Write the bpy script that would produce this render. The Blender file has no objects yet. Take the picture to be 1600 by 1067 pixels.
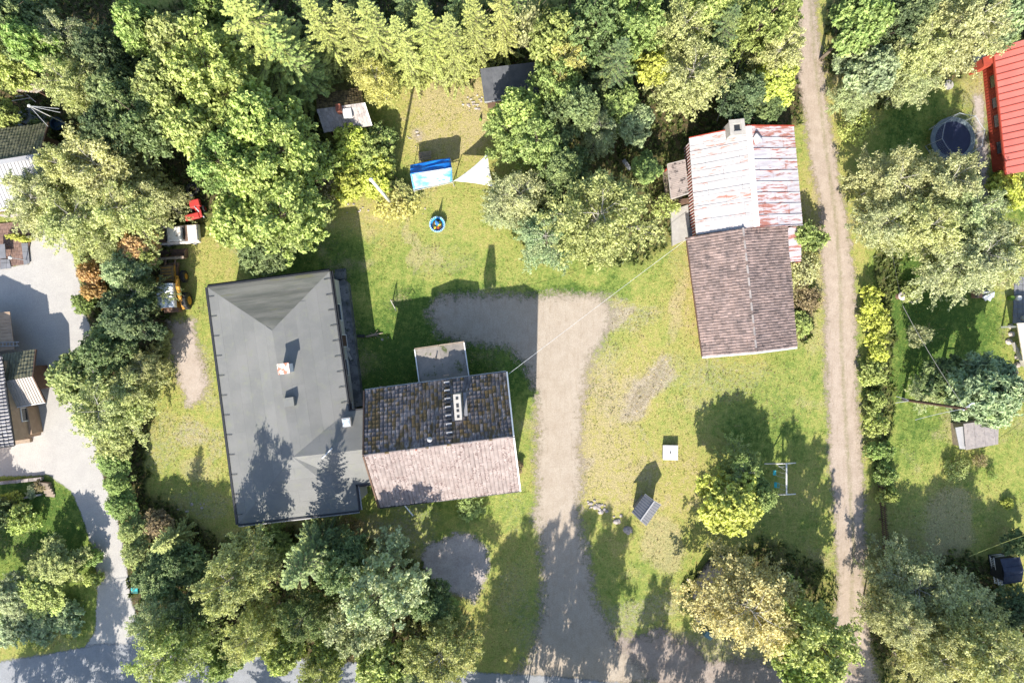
import bpy, math, random
import numpy as np
from mathutils import Vector, Matrix
random.seed(7)
rng = np.random.default_rng(11)
sc = bpy.context.scene
COL = sc.collection
R = math.radians

# ------------------------------------------------------------------ camera, sky, sun, exposure
S = 0.06                      # metres per photo pixel on the ground
CAMH = 1067 * S               # drone height
cam_d = bpy.data.cameras.new('camera'); cam_d.sensor_width = 36; cam_d.lens = 24.0
cam_d.clip_start = 0.5; cam_d.clip_end = 2000
cam = bpy.data.objects.new('camera', cam_d); COL.objects.link(cam)
cam.location = (0, 0, CAMH); cam.rotation_euler = (0, 0, 0)
sc.camera = cam
SUN_EL, SUN_AZ = 36.5, 190.5  # azimuth clockwise from +Y (top of the photo)
world = bpy.data.worlds.new('World'); sc.world = world; world.use_nodes = True
nt = world.node_tree
for n in list(nt.nodes): nt.nodes.remove(n)
sky = nt.nodes.new('ShaderNodeTexSky'); sky.sky_type = 'NISHITA'; sky.sun_disc = False
sky.sun_elevation = R(SUN_EL); sky.sun_rotation = R(SUN_AZ); sky.air_density = 1.0; sky.dust_density = 1.0
bg = nt.nodes.new('ShaderNodeBackground'); bg.inputs['Strength'].default_value = 0.125
wo = nt.nodes.new('ShaderNodeOutputWorld')
nt.links.new(sky.outputs[0], bg.inputs[0]); nt.links.new(bg.outputs[0], wo.inputs[0])
sun_d = bpy.data.lights.new('sun', 'SUN'); sun_d.energy = 4.6; sun_d.angle = R(0.5); sun_d.color = (1.0, 0.93, 0.83)
sun = bpy.data.objects.new('sun', sun_d); COL.objects.link(sun)
az = R(SUN_AZ)
sv = Vector((math.sin(az) * math.cos(R(SUN_EL)), math.cos(az) * math.cos(R(SUN_EL)), math.sin(R(SUN_EL))))
sun.rotation_euler = sv.to_track_quat('Z', 'Y').to_euler(); sun.location = (-20, -60, 80)
sc.view_settings.view_transform = 'Standard'; sc.view_settings.look = 'None'
sc.view_settings.gamma = 1.0; sc.view_settings.use_curve_mapping = False
sc.view_settings.exposure = 1.2
sc.cycles.max_bounces = 6; sc.cycles.diffuse_bounces = 3; sc.cycles.glossy_bounces = 2
sc.cycles.transmission_bounces = 3; sc.cycles.transparent_max_bounces = 6

# ------------------------------------------------------------------ helpers
def W(px, py, z=0.0):
    k = 1 - z / CAMH
    return Vector(((px - 800) * S * k, (533.5 - py) * S * k, z))

def vn(x, y, scale, seed=0):
    r = np.random.default_rng(seed); T = r.random((256, 256))
    u = np.asarray(x) / scale + 1000.3; v = np.asarray(y) / scale + 1000.7
    i = np.floor(u).astype(int); j = np.floor(v).astype(int); fu = u - i; fv = v - j
    fu = fu * fu * (3 - 2 * fu); fv = fv * fv * (3 - 2 * fv)
    i0 = i % 256; i1 = (i + 1) % 256; j0 = j % 256; j1 = (j + 1) % 256
    return (T[i0, j0] * (1 - fu) + T[i1, j0] * fu) * (1 - fv) + (T[i0, j1] * (1 - fu) + T[i1, j1] * fu) * fv
def fbm(x, y, scale, seed=0, o=4):
    t = 0; a = 0.5; s = 0
    for k in range(o):
        t = t + a * vn(x, y, scale / 2 ** k, seed + k * 17); s += a; a *= 0.55
    return t / s

class NB:
    """tiny node builder"""
    def __init__(self, name):
        self.m = bpy.data.materials.new(name); self.m.use_nodes = True
        self.t = self.m.node_tree; self.t.nodes.clear()
        self.out = self.t.nodes.new('ShaderNodeOutputMaterial')
    def n(self, typ, **kw):
        nd = self.t.nodes.new(typ)
        for k, v in kw.items(): setattr(nd, k, v)
        return nd
    def put(self, sock, v):
        if v is None: return
        if hasattr(v, 'is_output') or isinstance(v, bpy.types.NodeSocket): self.t.links.new(v, sock)
        else:
            if sock.type == 'RGBA' and len(v) == 3: v = (*v, 1)
            sock.default_value = v
    def math(self, op, a, b=None, c=None, clamp=False):
        nd = self.n('ShaderNodeMath', operation=op, use_clamp=clamp)
        self.put(nd.inputs[0], a); self.put(nd.inputs[1], b)
        if c is not None: self.put(nd.inputs[2], c)
        return nd.outputs[0]
    def mix(self, f, a, b, mode='MIX'):
        nd = self.n('ShaderNodeMix', data_type='RGBA', blend_type=mode, clamp_factor=True)
        self.put(nd.inputs[0], f); self.put(nd.inputs[6], a); self.put(nd.inputs[7], b)
        return nd.outputs[2]
    def pos(self, scale=(1, 1, 1), rot=(0, 0, 0)):
        g = self.n('ShaderNodeNewGeometry'); mp = self.n('ShaderNodeMapping')
        mp.inputs['Scale'].default_value = scale; mp.inputs['Rotation'].default_value = rot
        if rot != (0, 0, 0) and scale != (1, 1, 1):
            m2 = self.n('ShaderNodeMapping'); m2.inputs['Rotation'].default_value = rot
            mp.inputs['Rotation'].default_value = (0, 0, 0)
            self.t.links.new(g.outputs['Position'], m2.inputs[0]); self.t.links.new(m2.outputs[0], mp.inputs[0])
        else: self.t.links.new(g.outputs['Position'], mp.inputs[0])
        return mp.outputs[0]
    def noise(self, scale, detail=3, rough=0.6, vec=None, dist=0):
        nd = self.n('ShaderNodeTexNoise'); nd.inputs['Scale'].default_value = scale
        nd.inputs['Detail'].default_value = detail; nd.inputs['Roughness'].default_value = rough
        nd.inputs['Distortion'].default_value = dist
        self.t.links.new(vec if vec is not None else self.pos(), nd.inputs['Vector'])
        return nd.outputs[0]
    def step(self, v, lo, hi):
        nd = self.n('ShaderNodeMapRange', interpolation_type='SMOOTHSTEP')
        self.put(nd.inputs[0], v); nd.inputs[1].default_value = lo; nd.inputs[2].default_value = hi
        return nd.outputs[0]
    def attr(self, name):
        nd = self.n('ShaderNodeAttribute'); nd.attribute_name = name
        return nd
    def bsdf(self, color, rough=0.8, bump=None, bstr=0.3, bdist=0.02, metal=0.0, spec=0.3, normal=None):
        p = self.n('ShaderNodeBsdfPrincipled')
        self.put(p.inputs['Base Color'], color); self.put(p.inputs['Roughness'], rough)
        p.inputs['Metallic'].default_value = metal
        p.inputs['Specular IOR Level'].default_value = spec
        if bump is not None:
            b = self.n('ShaderNodeBump'); b.inputs['Strength'].default_value = bstr; b.inputs['Distance'].default_value = bdist
            self.t.links.new(bump, b.inputs['Height']); self.t.links.new(b.outputs[0], p.inputs['Normal'])
        self.t.links.new(p.outputs[0], self.out.inputs[0])
        return p

def MAT(name, c1, c2=None, sc_=3.0, lo=.35, hi=.65, c3=None, sc3=8.0, lo3=.55, hi3=.6, rough=.8, bump=.25, bsc=25.0,
        lrv=.25, metal=0.0, stretch=(1, 1, 1), rot=0.0, spec=.3, lr3=0.0, bdist=.02):
    b = NB(name)
    vec = b.pos(stretch, (0, 0, rot))
    c2 = c2 or tuple(x * .8 for x in c1)
    n1 = b.noise(sc_, 4, .65, vec)
    col = b.mix(b.step(n1, lo, hi), c1, c2)
    lr = b.attr('lr').outputs['Fac']
    if c3 is not None:
        n3 = b.noise(sc3, 5, .7, vec)
        if lr3: n3 = b.math('ADD', n3, b.math('MULTIPLY', b.math('SUBTRACT', lr, .5), lr3))
        col = b.mix(b.step(n3, lo3, hi3), col, c3)
    if lrv:
        f = b.math('MULTIPLY_ADD', lr, lrv, 1 - lrv * .5)
        v = b.n('ShaderNodeVectorMath', operation='SCALE'); b.t.links.new(col, v.inputs[0]); b.t.links.new(f, v.inputs['Scale']); col = v.outputs[0]
    fine = b.noise(bsc, 4, .7)
    f2 = b.math('MULTIPLY_ADD', fine, .5, .75)
    v = b.n('ShaderNodeVectorMath', operation='SCALE'); b.t.links.new(col, v.inputs[0]); b.t.links.new(f2, v.inputs['Scale']); col = v.outputs[0]
    b.bsdf(col, rough, fine, bump, bdist, metal, spec)
    return b.m

OFF = {}
def origin(o):
    while o is not None:
        if o.name in OFF: return OFF[o.name]
        o = o.parent
    return Vector((0, 0, 0))

class MB:
    def __init__(self): self.v = []; self.f = []; self.a = []
    def add(self, vs, fs, lr=None):
        b = len(self.v); self.v += [tuple(p) for p in vs]
        if lr is None: lr = random.random()
        for f in fs: self.f.append(tuple(b + i for i in f)); self.a.append(lr)
    def box(self, c, s, rz=0, lr=None, axis=None):
        x, y, z = s[0] / 2, s[1] / 2, s[2] / 2; cr, sr = math.cos(rz), math.sin(rz); vs = []
        for dz in (-z, z):
            for dx, dy in ((-x, -y), (x, -y), (x, y), (-x, y)):
                vs.append((c[0] + dx * cr - dy * sr, c[1] + dx * sr + dy * cr, c[2] + dz))
        self.add(vs, [(0, 3, 2, 1), (4, 5, 6, 7), (0, 1, 5, 4), (1, 2, 6, 5), (2, 3, 7, 6), (3, 0, 4, 7)], lr)
    def prism(self, poly, z0, z1, lr=None):
        """poly: xy points; z0/z1 numbers"""
        n = len(poly); area = sum(poly[i][0] * poly[(i + 1) % n][1] - poly[(i + 1) % n][0] * poly[i][1] for i in range(n))
        if area < 0: poly = list(reversed(poly))
        vs = [(p[0], p[1], z0) for p in poly] + [(p[0], p[1], z1) for p in poly]
        fs = [tuple(range(n - 1, -1, -1)), tuple(range(n, 2 * n))] + [(i, (i + 1) % n, n + (i + 1) % n, n + i) for i in range(n)]
        self.add(vs, fs, lr)
    def slab(self, pts, t, lr=None):
        """planar polygon in 3D, thickened straight down by t"""
        pts = [Vector(p) for p in pts]; n = len(pts)
        nz = sum(pts[i].x * pts[(i + 1) % n].y - pts[(i + 1) % n].x * pts[i].y for i in range(n))
        if nz < 0: pts.reverse()
        vs = [tuple(p - Vector((0, 0, t))) for p in pts] + [tuple(p) for p in pts]
        fs = [tuple(range(n - 1, -1, -1)), tuple(range(n, 2 * n))] + [(i, (i + 1) % n, n + (i + 1) % n, n + i) for i in range(n)]
        self.add(vs, fs, lr)
    def beam(self, a, b, w, h, lr=None):
        a = Vector(a); b = Vector(b); d = (b - a).normalized()
        up = Vector((0, 0, 1)) if abs(d.z) < .95 else Vector((0, 1, 0))
        s = d.cross(up).normalized(); u = s.cross(d).normalized(); vs = []
        for p in (a, b):
            for i, j in ((-1, -1), (1, -1), (1, 1), (-1, 1)): vs.append(tuple(p + s * (i * w / 2) + u * (j * h / 2)))
        self.add(vs, [(3, 2, 1, 0), (4, 5, 6, 7), (0, 1, 5, 4), (1, 2, 6, 5), (2, 3, 7, 6), (3, 0, 4, 7)], lr)
    def tube(self, pts, rad, n=8, lr=None, cap=True):
        pts = [Vector(p) for p in pts]
        if not hasattr(rad, '__len__'): rad = [rad] * len(pts)
        vs = []; m = len(pts)
        for i, p in enumerate(pts):
            d = (pts[min(i + 1, m - 1)] - pts[max(i - 1, 0)]).normalized()
            up = Vector((0, 0, 1)) if abs(d.z) < .9 else Vector((1, 0, 0))
            s = d.cross(up).normalized(); u = s.cross(d)
            for k in range(n):
                a = 2 * math.pi * k / n; vs.append(tuple(p + s * (math.cos(a) * rad[i]) + u * (math.sin(a) * rad[i])))
        fs = []
        for i in range(m - 1):
            for k in range(n): k2 = (k + 1) % n; fs.append((i * n + k2, i * n + k, (i + 1) * n + k, (i + 1) * n + k2))
        if cap: fs.append(tuple(range(n))); fs.append(tuple(reversed(range((m - 1) * n, m * n))))
        self.add(vs, fs, lr)
    def lathe(self, c, prof, n=20, lr=None, sx=1, sy=1):
        vs = []; m = len(prof)
        for r, z in prof:
            for k in range(n): a = 2 * math.pi * k / n; vs.append((c[0] + r * math.cos(a) * sx, c[1] + r * math.sin(a) * sy, c[2] + z))
        fs = [(i * n + k, i * n + (k + 1) % n, (i + 1) * n + (k + 1) % n, (i + 1) * n + k) for i in range(m - 1) for k in range(n)]
        fs.append(tuple(reversed(range(n)))); fs.append(tuple(range((m - 1) * n, m * n)))
        self.add(vs, fs, lr)
    def mesh(self, name, mat, off=Vector((0, 0, 0)), smooth=False):
        me = bpy.data.meshes.new(name)
        me.from_pydata([(p[0] - off[0], p[1] - off[1], p[2] - off[2]) for p in self.v], [], self.f)
        at = me.attributes.new('lr', 'FLOAT', 'FACE'); at.data.foreach_set('value', self.a)
        if mat: me.materials.append(mat)
        if smooth: me.polygons.foreach_set('use_smooth', [True] * len(me.polygons))
        me.update(); return me
    def build(self, name, mat, parent=None, smooth=False, **kw):
        off = origin(parent) if parent is not None else Vector((0, 0, 0))
        own = Vector((0, 0, 0))
        if parent is None and self.v:
            a = np.array(self.v); own = Vector(((a[:, 0].min() + a[:, 0].max()) / 2, (a[:, 1].min() + a[:, 1].max()) / 2, a[:, 2].min()))
            off = own
        o = bpy.data.objects.new(name, self.mesh(name, mat, off, smooth)); COL.objects.link(o)
        if parent is not None: o.parent = parent
        else: o.location = own; OFF[o.name] = own
        for k, v in kw.items(): o[k] = v
        return o

def thing(name, loc, label, cat, group=None):
    o = bpy.data.objects.new(name, None); COL.objects.link(o); o.location = Vector(loc); o.empty_display_size = .5
    OFF[o.name] = Vector(loc); o['label'] = label; o['category'] = cat
    if group: o['group'] = group
    return o
def tag(o, label, cat, group=None):
    o['label'] = label; o['category'] = cat
    if group: o['group'] = group
    return o

def clip(poly, n, d):
    out = []
    for i in range(len(poly)):
        a, b = poly[i], poly[(i + 1) % len(poly)]; da = a[0] * n[0] + a[1] * n[1] - d; db = b[0] * n[0] + b[1] * n[1] - d
        if da <= 0: out.append(a)
        if (da < 0 < db) or (db < 0 < da):
            t = da / (da - db); out.append((a[0] + (b[0] - a[0]) * t, a[1] + (b[1] - a[1]) * t))
    return out
def cells(poly, udir, wu, wv, gap=.01, stagger=0, u0=None, vjit=0):
    """cut a planar convex polygon into rectangular pieces; returns lists of 3D points"""
    P = [Vector(p) for p in poly]
    nrm = (P[1] - P[0]).cross(P[2] - P[0]).normalized()
    if nrm.z < 0: nrm = -nrm
    u = Vector(udir); u = (u - nrm * u.dot(nrm)).normalized(); v = nrm.cross(u)
    O = P[0]; q = [((p - O).dot(u), (p - O).dot(v)) for p in P]
    umin = min(a[0] for a in q); umax = max(a[0] for a in q); vmin = min(a[1] for a in q); vmax = max(a[1] for a in q)
    res = []; j = 0; vv = vmin
    while vv < vmax - .01:
        uu = umin - (stagger * wu * (j % 2)) - (random.random() * vjit * wu)
        while uu < umax - .01:
            c = q
            for n_, d_ in (((1, 0), uu + wu - gap), ((-1, 0), -(uu)), ((0, 1), vv + wv - gap), ((0, -1), -(vv))):
                c = clip(c, n_, d_)
                if len(c) < 3: break
            if len(c) >= 3:
                ar = abs(sum(c[i][0] * c[(i + 1) % len(c)][1] - c[(i + 1) % len(c)][0] * c[i][1] for i in range(len(c)))) / 2
                if ar > .02 * wu * wv: res.append([O + u * a + v * b_ for a, b_ in c])
            uu += wu
        vv += wv; j += 1
    return res, nrm

def tiles(mb, e0, e1, r1, r0, tw=.3, tl=.36, arch=.045, lip=.035):
    """interlocking roof tiles from eave e0-e1 up to ridge r0-r1"""
    e0, e1, r0, r1 = map(Vector, (e0, e1, r0, r1))
    nu = max(2, round(((e1 - e0).length) / tw)); nvv = max(2, round(((r0 - e0).length) / tl))
    nrm = (e1 - e0).cross(r0 - e0).normalized()
    if nrm.z < 0: nrm = -nrm
    def P(u, v): return (e0 + (e1 - e0) * u) * (1 - v) + (r0 + (r1 - r0) * u) * v
    for j in range(nvv):
        for i in range(nu):
            j0 = random.uniform(-.012, .016) + .02 * math.sin(i * .31 + j * .17 + nu); ju = random.gauss(0, .035); jv = random.gauss(0, .05) + .10 * math.sin(i * .23 + j * .05)
            v0 = (j - .06 + jv) / nvv; v1 = (j + 1 + jv * .5) / nvv; vs = []
            for v_, up in ((v0, lip + .02 + j0), (v1, .02)):
                for du, a in ((0.02, 0), (.3, arch), (.7, arch * .9), (.98, -.005)):
                    vs.append(P((i + du + ju) / nu, min(v_, 1.0)) + nrm * (up + a + j0 * .5))
            for du in (.02, .98): vs.append(P((i + du) / nu, v0) + nrm * 0)
            mb.add(vs, [(0, 1, 5, 4), (1, 2, 6, 5), (2, 3, 7, 6), (8, 9, 3, 2, 1, 0)])

def npmesh(name, V, F, mat, lr=None, attrs=None, smooth=False):
    me = bpy.data.meshes.new(name); V = np.asarray(V, dtype=np.float32); F = np.asarray(F, dtype=np.int32); k = F.shape[1]
    me.vertices.add(len(V)); me.vertices.foreach_set('co', V.ravel())
    me.loops.add(F.size); me.loops.foreach_set('vertex_index', F.ravel())
    me.polygons.add(len(F)); me.polygons.foreach_set('loop_start', np.arange(0, F.size, k, dtype=np.int32))
    if lr is not None:
        at = me.attributes.new('lr', 'FLOAT', 'FACE'); at.data.foreach_set('value', np.asarray(lr, dtype=np.float32))
    if attrs:
        for nm, arr in attrs.items():
            if arr.ndim == 2: at = me.attributes.new(nm, 'FLOAT_COLOR', 'POINT'); at.data.foreach_set('color', arr.astype(np.float32).ravel())
            else: at = me.attributes.new(nm, 'FLOAT', 'POINT'); at.data.foreach_set('value', arr.astype(np.float32))
    if mat: me.materials.append(mat)
    me.update(calc_edges=True)
    if smooth: me.polygons.foreach_set('use_smooth', np.ones(len(F), dtype=bool))
    return me

# ------------------------------------------------------------------ ground cover map
# (px, py, rx, ry, rotation deg, channel, amount): channel 0 lush(+)/dry(-), 1 bare soil, 2 forest floor, 3 straw litter; channel 0 also darkens shaded lawn by colour
BLOBS = [
 (640,440,150,60,0,0,.12),(600,560,110,70,0,0,.6),(760,590,90,60,0,0,.6),(470,400,90,60,0,0,.7),(730,470,130,30,0,0,.5),
 (690,180,70,80,0,0,-.75),(700,130,60,40,0,0,-.5),(690,270,60,60,0,0,-.15),(560,330,50,40,0,0,-.3),(1000,700,120,140,0,0,-.45),(930,720,60,90,0,0,-.2),
 (1060,760,60,60,0,0,-.3),(1100,480,60,80,0,0,-.4),(930,445,60,15,0,0,.6),(1285,250,30,260,-5,0,-.35),(1345,500,16,250,2,0,-.4),
 (1250,650,60,80,0,0,.05),(1200,700,60,80,0,0,.35),(1230,830,80,70,0,0,.2),(1430,560,90,170,0,0,.7),(1500,500,90,90,0,0,.8),(1570,740,70,70,0,0,.3),
 (1500,720,80,40,0,0,.05),(1440,170,60,60,0,0,.4),(1400,300,40,200,0,0,.3),(60,830,110,80,0,0,.9),(50,950,110,50,0,0,.6),(250,750,60,60,0,0,.1),
 (340,580,30,160,8,0,.1),(340,400,60,40,0,0,-.3),(860,600,25,30,0,0,.3),(975,900,60,80,0,0,.1),(1020,830,70,50,0,0,-.2),
 (1560,230,60,80,0,0,.3),(1590,300,40,30,0,0,.7),(1420,420,40,60,0,0,.2),(820,800,40,30,0,0,.1),(720,790,70,20,0,0,.25),
 (1015,615,74,25,42,1,.85),(1015,615,62,17,42,2,.42),(1110,590,50,30,20,1,.45),(945,590,36,90,10,1,.5),(965,486,34,12,25,1,.9),(912,730,26,14,0,1,.7),(940,470,60,20,0,1,.6),(960,650,40,25,0,1,.3),(985,490,60,22,0,1,.5),(965,580,24,90,0,3,.4),
 (295,672,32,22,0,1,.6),(255,690,24,60,0,1,.45),(330,595,14,60,8,1,.5),(1480,820,52,62,0,3,.9),(1450,880,90,30,0,1,.35),(655,215,16,14,0,1,.7),
 (600,360,50,20,20,1,.3),(660,290,22,50,0,1,.35),(560,340,30,30,0,1,.3),(760,175,30,20,0,1,.3),(700,130,40,30,0,1,.3),
 (560,830,120,36,0,1,.55),(640,830,60,60,0,1,.45),(440,840,60,20,0,1,.4),(310,790,60,20,20,1,.45),(270,820,50,40,0,1,.3),
 (1100,1040,260,50,0,1,.62),(1000,960,90,40,20,1,.55),(900,1000,120,60,0,1,.5),(800,930,40,60,0,1,.4),(790,790,26,50,0,1,.3),
 (968,640,7,80,32,1,.55),(1000,668,6,85,34,1,.5),(940,650,6,70,20,1,.5),(1150,600,70,30,0,1,.4),(1060,470,12,90,-10,3,.7),(640,380,10,60,10,3,.7),(700,400,40,20,0,3,.5),(380,380,26,30,0,1,.4),(330,700,14,40,0,1,.5),(1040,860,40,50,0,3,.8),(300,740,30,26,0,3,.7),
 (1180,640,60,20,0,1,.2),(1225,620,40,60,0,3,.35),(1090,540,26,90,3,3,.4),(1260,460,36,80,0,3,.7),(1260,470,26,60,0,2,.6),(1065,400,30,60,0,3,.5),
 (1110,370,30,30,0,1,.4),(1590,430,30,30,0,1,.6),(1550,460,60,12,0,1,.3),(130,20,80,40,0,1,.9),(1530,180,26,110,6,1,.5),
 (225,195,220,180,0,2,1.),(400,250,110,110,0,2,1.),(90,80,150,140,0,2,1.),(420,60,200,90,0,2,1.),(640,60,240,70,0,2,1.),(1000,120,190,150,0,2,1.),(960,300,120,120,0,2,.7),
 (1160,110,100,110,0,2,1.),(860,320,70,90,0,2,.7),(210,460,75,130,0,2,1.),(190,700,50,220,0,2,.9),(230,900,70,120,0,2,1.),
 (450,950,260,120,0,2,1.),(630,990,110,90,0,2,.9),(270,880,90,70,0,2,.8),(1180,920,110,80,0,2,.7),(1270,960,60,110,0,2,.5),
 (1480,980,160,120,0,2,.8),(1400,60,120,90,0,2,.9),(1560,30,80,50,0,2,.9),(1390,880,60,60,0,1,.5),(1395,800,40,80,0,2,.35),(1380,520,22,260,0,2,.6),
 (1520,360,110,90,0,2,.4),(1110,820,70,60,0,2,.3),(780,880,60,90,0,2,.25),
]
def cover(x, y):
    px = x / S + 800; py = 533.5 - y / S
    wx = (fbm(x, y, 5, 31) - .5) * 60 + (fbm(x, y, 1.2, 37) - .5) * 24; wy = (fbm(x, y, 5, 41) - .5) * 60 + (fbm(x, y, 1.2, 47) - .5) * 24
    qx = px + wx; qy = py + wy
    C = np.zeros((len(x), 4)); C[:, 0] = .46 + (fbm(x, y, 9, 3) - .5) * .6 + (fbm(x, y, 2.2, 5) - .5) * .4
    C[:, 1] = (fbm(x, y, 6, 8) - .62) * 1.2; C[:, 3] = np.clip((fbm(x, y, 3.2, 9) - .46) * 1.9, 0, 1)
    for bx, by, rx, ry, ro, ch, am in BLOBS:
        c, s = math.cos(R(ro)), math.sin(R(ro)); dx = qx - bx; dy = qy - by
        d = np.sqrt(((dx * c - dy * s) / rx) ** 2 + ((dx * s + dy * c) / ry) ** 2)
        w = np.clip((1.4 - d) / .8, 0, 1); w = w * w * (3 - 2 * w)
        if ch == 0: C[:, 0] += am * w * .6
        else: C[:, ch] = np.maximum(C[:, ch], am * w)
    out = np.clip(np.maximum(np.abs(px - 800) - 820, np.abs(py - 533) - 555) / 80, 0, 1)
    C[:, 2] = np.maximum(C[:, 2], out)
    return np.clip(C, 0, 1)

def grass_nodes(b):
    cov = b.attr('cover'); sep = b.n('ShaderNodeSeparateColor'); b.t.links.new(cov.outputs['Color'], sep.inputs[0])
    lush_shade, bare, forest = sep.outputs[0], sep.outputs[1], sep.outputs[2]; straw = cov.outputs['Alpha']
    n_f = b.noise(4.5, 6, .8); n_m = b.noise(1.6, 5, .7); n_x = b.noise(9, 4, .85)
    l2 = b.math('ADD', lush_shade, b.math('MULTIPLY', b.math('SUBTRACT', n_m, .5), 1.3))
    l2 = b.math('ADD', l2, b.math('MULTIPLY', b.math('SUBTRACT', n_f, .5), 1.0))
    l2 = b.math('ADD', l2, b.math('MULTIPLY', b.math('SUBTRACT', b.noise(1.0, 4, .7, b.pos((3.2, .35, 1), (0, 0, .25)), .6), .5), .5))
    cr = b.n('ShaderNodeValToRGB'); e = cr.color_ramp
    e.elements[0].position = 0.0; e.elements[0].color = (.40, .34, .17, 1)
    e.elements[1].position = 1.0; e.elements[1].color = (.075, .135, .028, 1)  # darkest green; shade on the lawn is partly painted into it
    for p, c in ((.2, (.365, .33, .11)), (.45, (.305, .32, .09)), (.7, (.20, .26, .06))):
        x = e.elements.new(p); x.color = (*c, 1)
    b.t.links.new(l2, cr.inputs[0]); col = cr.outputs[0]
    st = b.step(b.math('ADD', straw, b.math('MULTIPLY', b.math('SUBTRACT', n_f, .5), 1.6)), .35, .8)
    col = b.mix(b.math('MULTIPLY', st, .6), col, (.41, .34, .20))
    ba = b.step(b.math('ADD', bare, b.math('MULTIPLY', b.math('SUBTRACT', b.noise(3.2, 8, .85), .5), 2.6)), .25, .95)
    soil = b.mix(b.step(b.noise(2.2, 6, .8), .35, .62), (.27, .22, .165), (.43, .37, .29))
    soil = b.mix(b.step(n_x, .55, .7), soil, (.12, .10, .07))
    col = b.mix(b.math('MULTIPLY', ba, .9), col, soil)
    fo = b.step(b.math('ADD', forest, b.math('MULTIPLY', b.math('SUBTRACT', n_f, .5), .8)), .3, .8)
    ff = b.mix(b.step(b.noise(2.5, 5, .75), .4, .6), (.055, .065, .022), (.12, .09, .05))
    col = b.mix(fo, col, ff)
    st_ = b.noise(1.0, 5, .8, b.pos((13, 4.5, 1), (0, 0, .7)))
    sp = b.math('ADD', b.math('MULTIPLY_ADD', b.step(n_x, .28, .72), .42, .42), b.math('MULTIPLY', b.step(st_, .3, .7), .66))
    v = b.n('ShaderNodeVectorMath', operation='SCALE'); b.t.links.new(col, v.inputs[0]); b.t.links.new(sp, v.inputs['Scale'])
    h = b.math('ADD', b.math('MULTIPLY', n_f, .5), b.math('MULTIPLY', n_x, .5))
    return v.outputs[0], h
def ground_mat():
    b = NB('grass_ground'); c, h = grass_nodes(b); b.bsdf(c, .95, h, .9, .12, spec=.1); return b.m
def path_mat(name, c1, c2, c3, grain=14, width=.5, ramp=.7, streak=0.0):
    b = NB(name)
    e = b.attr('edge').outputs['Fac']
    e = b.math('ADD', e, b.math('MULTIPLY', b.math('SUBTRACT', b.noise(2.0, 8, .85), .5), width * 5.0))
    f = b.step(e, -width * ramp, width * ramp)
    col = b.mix(b.step(b.noise(.8, 6, .7), .35, .65), c1, c2)
    vs = b.pos((2.2, .28, 1))
    if streak: col = b.mix(b.math('MULTIPLY', b.step(b.noise(1.6, 6, .8, vs), .5, .68), streak), col, c3)
    col = b.mix(b.math('MULTIPLY', b.step(b.noise(1.9, 8, .85), .52, .75), .8), col, c3)
    tr = b.attr('track').outputs['Fac']
    col = b.mix(b.math('MULTIPLY', b.step(b.math('ADD', tr, b.math('MULTIPLY', b.math('SUBTRACT', b.noise(3, 6, .8), .5), 1.6)), .35, .9), .6), col, (.17, .165, .07))
    gr = b.noise(grain * .6, 6, .9)
    v = b.n('ShaderNodeVectorMath', operation='SCALE'); b.t.links.new(col, v.inputs[0]); b.t.links.new(b.math('MULTIPLY_ADD', b.step(gr, .25, .75), .5, .73), v.inputs['Scale'])
    p = b.bsdf(v.outputs[0], .95, gr, .6, .06, spec=.15)
    t = b.n('ShaderNodeBsdfTransparent'); m = b.n('ShaderNodeMixShader'); b.t.links.new(f, m.inputs[0]); b.t.links.new(t.outputs[0], m.inputs[1]); b.t.links.new(p.outputs[0], m.inputs[2])
    b.t.links.new(m.outputs[0], b.out.inputs[0])
    return b.m

def axis_coords(lim_in, step, lim_out):
    a = list(np.arange(-lim_in, lim_in + step / 2, step)); o = []
    d = step; x = lim_in
    while x < lim_out: d *= 1.6; x += d; o.append(x)
    return np.array([-t for t in reversed(o)] + a + o)
gx = axis_coords(51, .25, 420); gy = axis_coords(36, .25, 420)
X, Y = np.meshgrid(gx, gy, indexing='xy'); nx, ny = len(gx), len(gy)
idx = np.arange(nx * ny).reshape(ny, nx)
Fq = np.stack([idx[:-1, :-1], idx[:-1, 1:], idx[1:, 1:], idx[1:, :-1]], -1).reshape(-1, 4)
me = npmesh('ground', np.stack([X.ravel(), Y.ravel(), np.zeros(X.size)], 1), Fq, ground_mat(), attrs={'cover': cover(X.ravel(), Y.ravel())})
g = bpy.data.objects.new('ground', me); COL.objects.link(g); g['kind'] = 'structure'

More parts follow.
